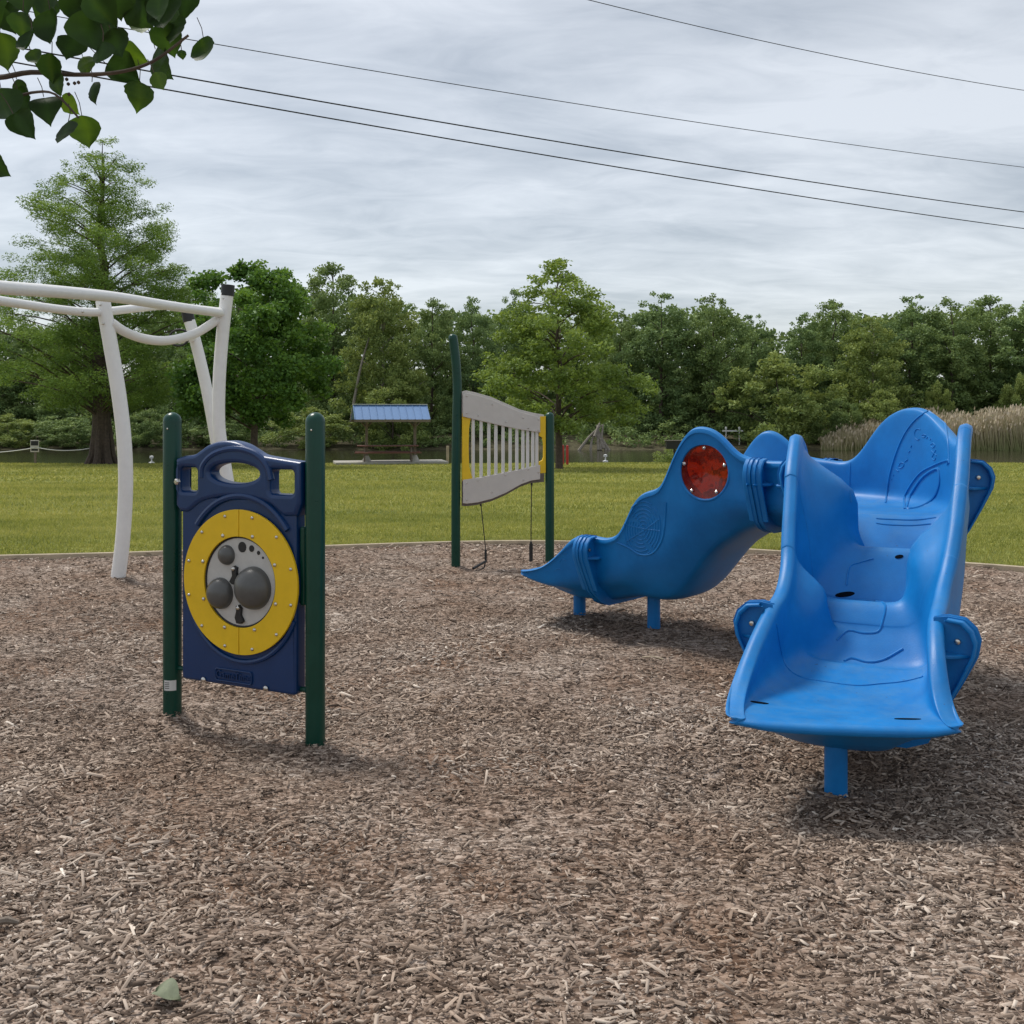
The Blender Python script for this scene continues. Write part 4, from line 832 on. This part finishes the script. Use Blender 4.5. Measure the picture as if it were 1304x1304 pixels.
def ring(i):
    x, y, zf, zl, zr, wl, wr, zb, wb = DS[i]
    il, ol = half(zf, zl, wl, zb, wb, WRS[i]); ir, orr = half(zf, zr, wr, zb, wb, WRS[i])
    inn = [(-u, z) for u, z in ir[::-1]]+[(u, z) for u, z in il[1:]]
    out = [(-u, z) for u, z in orr[::-1]]+[(u, z) for u, z in ol[1:]]
    inn = smooth_poly(inn); out = smooth_poly(out)
    # rounded rim tops
    def top(a, b): 
        m = (a+b)/2; return np.array([a*.75+b*.25+np.array([0, .006*kk]), m+np.array([0, .009*kk]), a*.25+b*.75+np.array([0, .005*kk])])
    kk = float(np.clip((min(zl, zr)-zf)/.12, .1, 1))
    tr = top(inn[0], out[0]); tl = top(inn[-1], out[-1])
    P = np.concatenate([inn, tl, out[::-1], tr[::-1]])                                    # closed loop
    # lip bulges forward between its corners
    e = 0; s = slen[i]
    fall = max(0, 1-min(s, LT-s)/.34)**1.3; sign = -1 if s < LT/2 else 1
    u = P[:, 0]; b = fall*(.02*(1-(np.abs(u)/.46)**2)-.06*np.clip(np.abs(u)/.44, 0, 1)**6)
    # undulating floor: soft steps with ripples
    q = np.stack([x+nrm[i, 0]*u+sign*dxy[i, 0]*b, y+nrm[i, 1]*u+sign*dxy[i, 1]*b, P[:, 1]], 1)
    return q, len(inn), len(out)
RG = [ring(i) for i in range(NS)]; NI, NO = RG[0][1], RG[0][2]; NP_ = len(RG[0][0])
def section(i0, i1, name, parent, ro, lip0=False, lip1=False):
    V, Fc = [], []
    idx = list(range(i0, i1+1)); rows = [RG[i][0] for i in idx]
    def rounded(end_row, d, nsteps=4):
        c = end_row.copy(); zc = (c[:, 2].max()*0)
        inn = c[:NI]; outr = c[NI+3:NI+3+NO][::-1]; mid = (inn+outr)/2
        res = []
        for k in range(1, nsteps+1):
            t = k/nsteps; sc = math.cos(t*math.pi/2)*.999+.001; r = c.copy(); th = .026*math.sin(t*math.pi/2)
            r[:NI] = mid+(inn-mid)*sc; r[NI+3:NI+3+NO] = (mid+(outr-mid)*sc)[::-1]
            for j in range(3):
                r[NI+j] = mid[-1]+(c[NI+j]-mid[-1])*sc; r[NI+3+NO+j] = mid[0]+(c[NI+3+NO+j]-mid[0])*sc
            r[:, :2] += np.array(d)*th; res.append(r)
        return res
    if lip0: rows = rounded(rows[0], -dxy[i0])[::-1]+rows
    if lip1: rows = rows+rounded(rows[-1], dxy[i1])
    V = np.concatenate(rows)-np.array(ro); n = len(rows)
    for i in range(n-1):
        for k in range(NP_):
            k2 = (k+1) % NP_; Fc.append((i*NP_+k, (i+1)*NP_+k, (i+1)*NP_+k2, i*NP_+k2))
    for base, flip in ((0, 0), ((n-1)*NP_, 1)):
        for k in range(NI-1):
            a, b = base+k, base+k+1; c, d = base+NI+3+NO-1-k, base+NI+3+NO-2-k
            Fc.append((a, b, d, c) if not flip else (c, d, b, a))
        Fc.append((base+NI-1, base+NI, base+NI+1, base+NI+2, base+NI+3)); Fc.append((base+NP_-3, base+NP_-2, base+NP_-1, base, base+NI+3+NO-1))
    me = bpy.data.meshes.new(name); me.from_pydata([tuple(v) for v in V], [], Fc); me.update(); me.shade_smooth(); me.set_sharp_from_angle(angle=R(60))
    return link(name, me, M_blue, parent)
ro = Vector((1.9, 5.9, 0))
root = empty('climbing_slide', ro, label='bright blue moulded climbing channel bent round a raised corner platform', cat='slide climber')
seams = [40, 140, 192, 300]   # indices in DS
i_s = [0]+seams+[NS-1]
names = ['exit_chute', 'step_chute', 'corner_platform', 'step_chute', 'exit_chute']; secs = []
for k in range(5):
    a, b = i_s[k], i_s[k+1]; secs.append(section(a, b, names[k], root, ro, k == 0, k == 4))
# joint flanges with ears on both sides
def sec_pt(i, u, z, along=0):
    i = int(i); return Vector((DS[i, 0]+nrm[i, 0]*u+dxy[i, 0]*along, DS[i, 1]+nrm[i, 1]*u+dxy[i, 1]*along, z))-ro
for si, i in enumerate(seams):
    x, y, zf, zl, zr, wl, wr, zb, wb = DS[i]; WR = float(WRS[i]); wo = WR+.06
    for lay in (-1, 1):
        mb = MB()
        for sgn, zt in ((1, zl), (-1, zr)):
            if si in (1, 2) and sgn == 1: ear = .10
            else: ear = .135
            zt2 = min(zt, 1.24)-.005
            if si in (1, 2) and sgn == 1: zt2 = zl
            O_ = [(WR+.03, zt2-.02), (WR+.03, zt2+.004), (wo+.02, zt2+.012), (wo+ear*.6, zt2+.005), (wo+ear*.88, zt2-.03), (wo+ear, zt2-.075), (wo+ear*.93, zt2-.135), (wo+ear*.55, zt2-.24), (wo+.01, zt2-.36), (wb+.10, zb+.02), (wb+.02, zb-.012), (0, zb-.014), (0, zb+.02), (wb-.02, zb+.03), (wb+.03, zb+.07), (wo-.05, zt2-.30)]
            k_ = 1; th = .026; V = []
            for al in (lay*.003, lay*(.003+th)):
                V += [sec_pt(i, sgn*u_, z_, al) for u_, z_ in O_]
            n_ = len(O_); Fc = [tuple(range(n_)), tuple(range(2*n_-1, n_-1, -1))]+[(q, (q+1) % n_, n_+(q+1) % n_, n_+q) for q in range(n_)]
            mb.add(V, Fc)
            rb = [Vector((0, 0, 0))]; E_ = O_[2:9]; V = []
            for al in (lay*.003, lay*.062):
                f_ = 1 if abs(al) < .01 else .93
                V += [sec_pt(i, sgn*(wo+(u_-wo)*f_), z_, al) for u_, z_ in E_]+[sec_pt(i, sgn*(wo+(u_-wo-.014)*f_), z_-(.012 if z_ > zt2-.08 else 0), al) for u_, z_ in E_]
            m_ = len(E_); Fc = []
            for q in range(m_-1):
                Fc += [(q, q+1, 2*m_+q+1, 2*m_+q), (m_+q, 3*m_+q, 3*m_+q+1, m_+q+1), (2*m_+q, 2*m_+q+1, 3*m_+q+1, 3*m_+q)]
            mb.add(V, Fc)
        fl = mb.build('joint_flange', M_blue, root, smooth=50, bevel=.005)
    for sgn, zt in ((1, zl), (-1, zr)):
        zt2 = min(zt, 1.24); 
        for lay in (-1, 1):
            mb = MB(); c = sec_pt(i, sgn*(wo+.055), zt2-.085, lay*.032); d = Vector((dxy[i, 0]*lay, dxy[i, 1]*lay, 0)); Mx = Matrix.Translation(c) @ d.to_track_quat('Z', 'Y').to_matrix().to_4x4()
            mb.lathe([(.013, -.003), (.013, .003), (.010, .008), (.004, .010)], Mx, 12); mb.build('bolt', M_steel, root)
            # small web under the bolt pocket
            mb = MB(); q0 = [(wo-.03, zt2-.125), (wo+.115, zt2-.135), (wo+.11, zt2-.15), (wo-.03, zt2-.145)]
            V = [sec_pt(i, sgn*u_, z_, lay*a_) for a_ in (.02, .085) for u_, z_ in [(u2 if a_ < .05 else min(u2, wo+.02), z2) for u2, z2 in q0]]
            mb.add(V, [(0, 1, 2, 3), (7, 6, 5, 4), (0, 4, 5, 1), (1, 5, 6, 2), (2, 6, 7, 3), (3, 7, 4, 0)]); mb.build('web', M_blue, fl, bevel=.004)
for (px_, Y_, zt) in ((1064.5, 4.04, .2), (738, 7.44, .3), (832.5, 6.97, .3)):
    q = at(px_, 0, Y_); MB().lathe([(.0445, -.2), (.0445, zt)], Matrix.Translation((q.x-ro.x, q.y-ro.y, 0)), 24).build('support_post', M_blue, root)
MB().lathe([(.0445, -.2), (.0445, .86)], Matrix.Translation((2.0-ro.x, 5.9-ro.y, 0)), 24).build('support_post', M_blue, root)

# round red window through the near wall of the upper chute
def bvh(objs):
    V, Fc = [], []
    for o in objs:
        n0 = len(V); V += [v.co+ro for v in o.data.vertices]; Fc += [tuple(j+n0 for j in pp.vertices) for pp in o.data.polygons]
    return BVHTree.FromPolygons(V, Fc)
BV = bvh(secs)
EYE = Vector((0, 0, CH))
def hit(px, py):
    d = Vector(((px-CX)/F, 1, -(py-HZ)/F)).normalized(); h = BV.ray_cast(EYE, d)
    return h
h0 = hit(896.5, 601)
if h0[0] is not None:
    i = int(np.argmin(np.linalg.norm(DS[:, :2]+nrm*.44-np.array(h0[0][:2]), axis=1)))
    nw = Vector((nrm[i, 0], nrm[i, 1], 0)); c = h0[0]-ro; Mw = Matrix.Translation(c) @ nw.to_track_quat('Z', 'Y').to_matrix().to_4x4()
    cut = MB().lathe([(.168, -.30), (.168, .2)], Mw, 56).build('cut', M_blue, root)
    md = secs[3].modifiers.new('hole', 'BOOLEAN'); md.object = cut; md.operation = 'DIFFERENCE'; md.solver = 'EXACT'
    bpy.context.view_layer.update(); dg = bpy.context.evaluated_depsgraph_get()
    nm = bpy.data.meshes.new_from_object(secs[3].evaluated_get(dg)); secs[3].modifiers.clear(); secs[3].data = nm
    bpy.data.objects.remove(cut)
    nm.shade_smooth(); nm.set_sharp_from_angle(angle=R(40))
    wn = MB().lathe([(.001, -.034), (.09, -.026), (.160, -.012), (.174, -.012), (.174, -.006), (.160, -.006), (.09, -.020), (.001, -.028)], Mw, 56).build('window', M_redwin, root, smooth=60)
    MB().tube([Mw @ Vector((.174*math.cos(a), .174*math.sin(a), -.004)) for a in np.linspace(0, 2*math.pi, 57)], .009, 8).build('window_rim', M_blue, root)
    for k in range(5):
        a = R(90+72*k); mb = MB(); mb.lathe([(.012, -.004), (.012, .004), (.004, .012)], Mw @ Matrix.Translation((.148*math.cos(a), .148*math.sin(a), 0)), 10); mb.build('bolt', M_steel, wn)
# raised lines moulded on the plastic, laid on the surface itself
def emb(lines, name, parent, r=.004, m=M_blue):
    mb = MB()
    for L_ in lines:
        pts = []
        for a, b in L_:
            h = hit(a, b)
            if h[0] is None: continue
            if pts and (pts[-1]-(h[0]-ro)).length > .35:
                if len(pts) > 2: mb.tube(pts, r, 6)
                pts = []
            pts.append(h[0]-ro+h[1]*0)
        if len(pts) > 1: mb.tube(pts, r, 6)
    if mb.v: mb.build(name, m, parent)
def pl(P, n=8): return [(q.x, q.y) for q in spline([(a, b, 0) for a, b in P], n)]
ln = []
for k in range(1, 8):
    r_ = k/7; seg_ = [(R(20), R(115)), (R(125), R(195)), (R(205), R(260)), (R(270), R(350)), (R(355), R(375))]
    for a0_, a1_ in seg_:
        ln.append([(818+23*r_*math.cos(a), 673-34*r_*math.sin(a)-(2*math.cos(a))) for a in np.linspace(a0_+.1*k, a1_+.1*k-.08, 12)])
for (a, b) in (((796, 668), (841, 676)), ((797, 690), (840, 661)), ((805, 645), (832, 702))): ln.append(pl([a, ((a[0]+b[0])/2, (a[1]+b[1])/2+1), b]))
emb(ln, 'moulded_web', secs[3], .0045)
emb([pl([(786, 691), (800, 697), (815, 706), (830, 705), (841, 692), (846, 672), (848, 640)])], 'moulded_border', secs[3], .007)
emb([pl([(712, 716), (716, 712), (721, 714)]), pl([(706, 727), (711, 724), (716, 726)]), pl([(718, 706), (722, 704)]), pl([(695, 728), (699, 727)])], 'moulded_marks', secs[4], .0035)
# floor lines of the near chute and the platform
emb([pl([(989, 795), (995, 830), (1003, 850), (1020, 862), (1050, 868), (1090, 873), (1120, 871), (1150, 868), (1175, 862)])], 'moulded_groove', secs[0], .005)
emb([pl([(1075, 842), (1085, 838), (1105, 843), (1125, 840), (1150, 826)])], 'moulded_groove', secs[0], .006)
emb([pl([(1066, 815), (1080, 803), (1100, 806), (1118, 804), (1124, 790), (1127, 770), (1115, 766), (1090, 764)])], 'moulded_groove', secs[1], .005)
emb([pl([(1078, 745), (1082, 722), (1095, 716), (1112, 711)])], 'moulded_groove', secs[1], .005)
emb([pl([(1116, 666), (1130, 668), (1160, 669), (1185, 667)])], 'moulded_groove', secs[2], .004)
emb([pl([(1116, 660), (1130, 661), (1165, 662), (1192, 659)])], 'moulded_groove', secs[2], .004)
emb([pl([(1154, 647), (1160, 630), (1175, 608), (1192, 597), (1196, 602), (1196, 618), (1188, 635), (1172, 645), (1158, 648), (1154, 647)])], 'moulded_oval', secs[2], .008)
emb([pl([(1152, 648), (1153, 630), (1170, 604), (1190, 592), (1207, 586), (1207, 592)])], 'moulded_oval', secs[2], .007)
emb([pl([(1128, 640), (1134, 600), (1148, 560), (1165, 535), (1185, 523), (1200, 530), (1207, 560), (1209, 590)])], 'moulded_border', secs[2], .006)
# small script marks on the fin
mk = [[(1172, 547), (1168, 546), (1165, 550), (1165, 556), (1168, 560), (1171, 559)], [(1176, 553), (1174, 555), (1177, 557), (1179, 554), (1176, 553)], [(1180, 559), (1182, 556), (1184, 560), (1186, 558), (1187, 562)], [(1188, 564), (1185, 567), (1188, 570), (1191, 567), (1188, 564)], [(1186, 574), (1193, 580)], [(1192, 573), (1187, 582)], [(1187, 584), (1190, 586), (1192, 583)],
      [(1144, 594), (1147, 589), (1151, 590), (1150, 594), (1146, 596), (1144, 594)], [(1152, 588), (1156, 585)], [(1160, 570), (1161, 567)], [(1157, 576), (1159, 574)], [(1137, 606), (1138, 604)], [(1135, 611), (1136, 609)], [(1141, 598), (1144, 600)]]
emb([pl(q, 4) for q in mk], 'moulded_script', secs[2], .0032)
emb([pl([(1083, 589), (1082, 615), (1084, 640)])], 'moulded_seam', secs[2], .003)
# drain slots
def slot(px_, py_, a_, b_, parent, ang=0):
    h = hit(px_, py_)
    if h[0] is None: return
    q = h[1].to_track_quat('Z', 'Y').to_matrix().to_4x4(); M_ = Matrix.Translation(h[0]-ro+h[1]*.0015) @ q
    ax = (q.inverted() @ Vector((1, 0, 0, 0))); rot = math.atan2(ax.y, ax.x)
    plate('drain_slot', [circle(0, 0, a_, 24, b_)], .003, .0008, M_hole, parent, M_ @ Matrix.Rotation(rot+ang, 4, 'Z'))
slot(965.5, 895, .042, .011, secs[0]); slot(1156, 916, .050, .012, secs[0]); slot(1076, 757, .046, .013, secs[1]); slot(1145, 709, .020, .01, secs[1]); slot(682, 720.5, .03, .012, secs[4])

# ------------------------------------------------------------------ litter on the mulch
q = at(212, 1272, 2.6); root_z = float(mz(q.x, 2.6))
V, Fc = [], []; d = Vector((.8, -.35, .1)).normalized(); s = Vector((.35, .9, .04)).normalized()
for i_, (t_, hw_) in enumerate(prof):
    c = Vector((q.x, 2.61, root_z+.022))+d*((t_-.5)*.085)+Vector((0, 0, .012*math.sin(t_*5))); h_ = hw_*.075
    V += [c-s*h_+Vector((0, 0, .008)), c, c+s*h_+Vector((0, 0, .012))]
for i_ in range(len(prof)-1):
    for k in (0, 1): Fc.append((i_*3+k, i_*3+k+1, i_*3+k+4, i_*3+k+3))
M_fl = mat('fallen_leaf', (.16, .18, .11), .7, var=.2, vscale=60)
MB().add(V, Fc).build('fallen_leaf', M_fl, label='pale green fallen leaf lying on the wood chips at the bottom left', cat='leaf')
a = at(818, 841, 6.17); b = at(845, 844, 6.12)
MB().tube([(a.x, 6.17, .02), ((a.x+b.x)/2, 6.15, .028), (b.x, 6.12, .02)], .005, 6).build('twig', M_edge, label='thin pale stick lying on the wood chips in front of the far slide', cat='stick')
a = at(-5, 1178, 2.95); b = at(22, 1176, 2.95)
MB().tube([(a.x-.03, 2.95, .022), (a.x+.03, 2.96, .028), (b.x, 2.96, .02)], [.009, .011, .006], 7).build('twig', M_wood, label='short thick stick on the wood chips at the left frame edge', cat='stick')
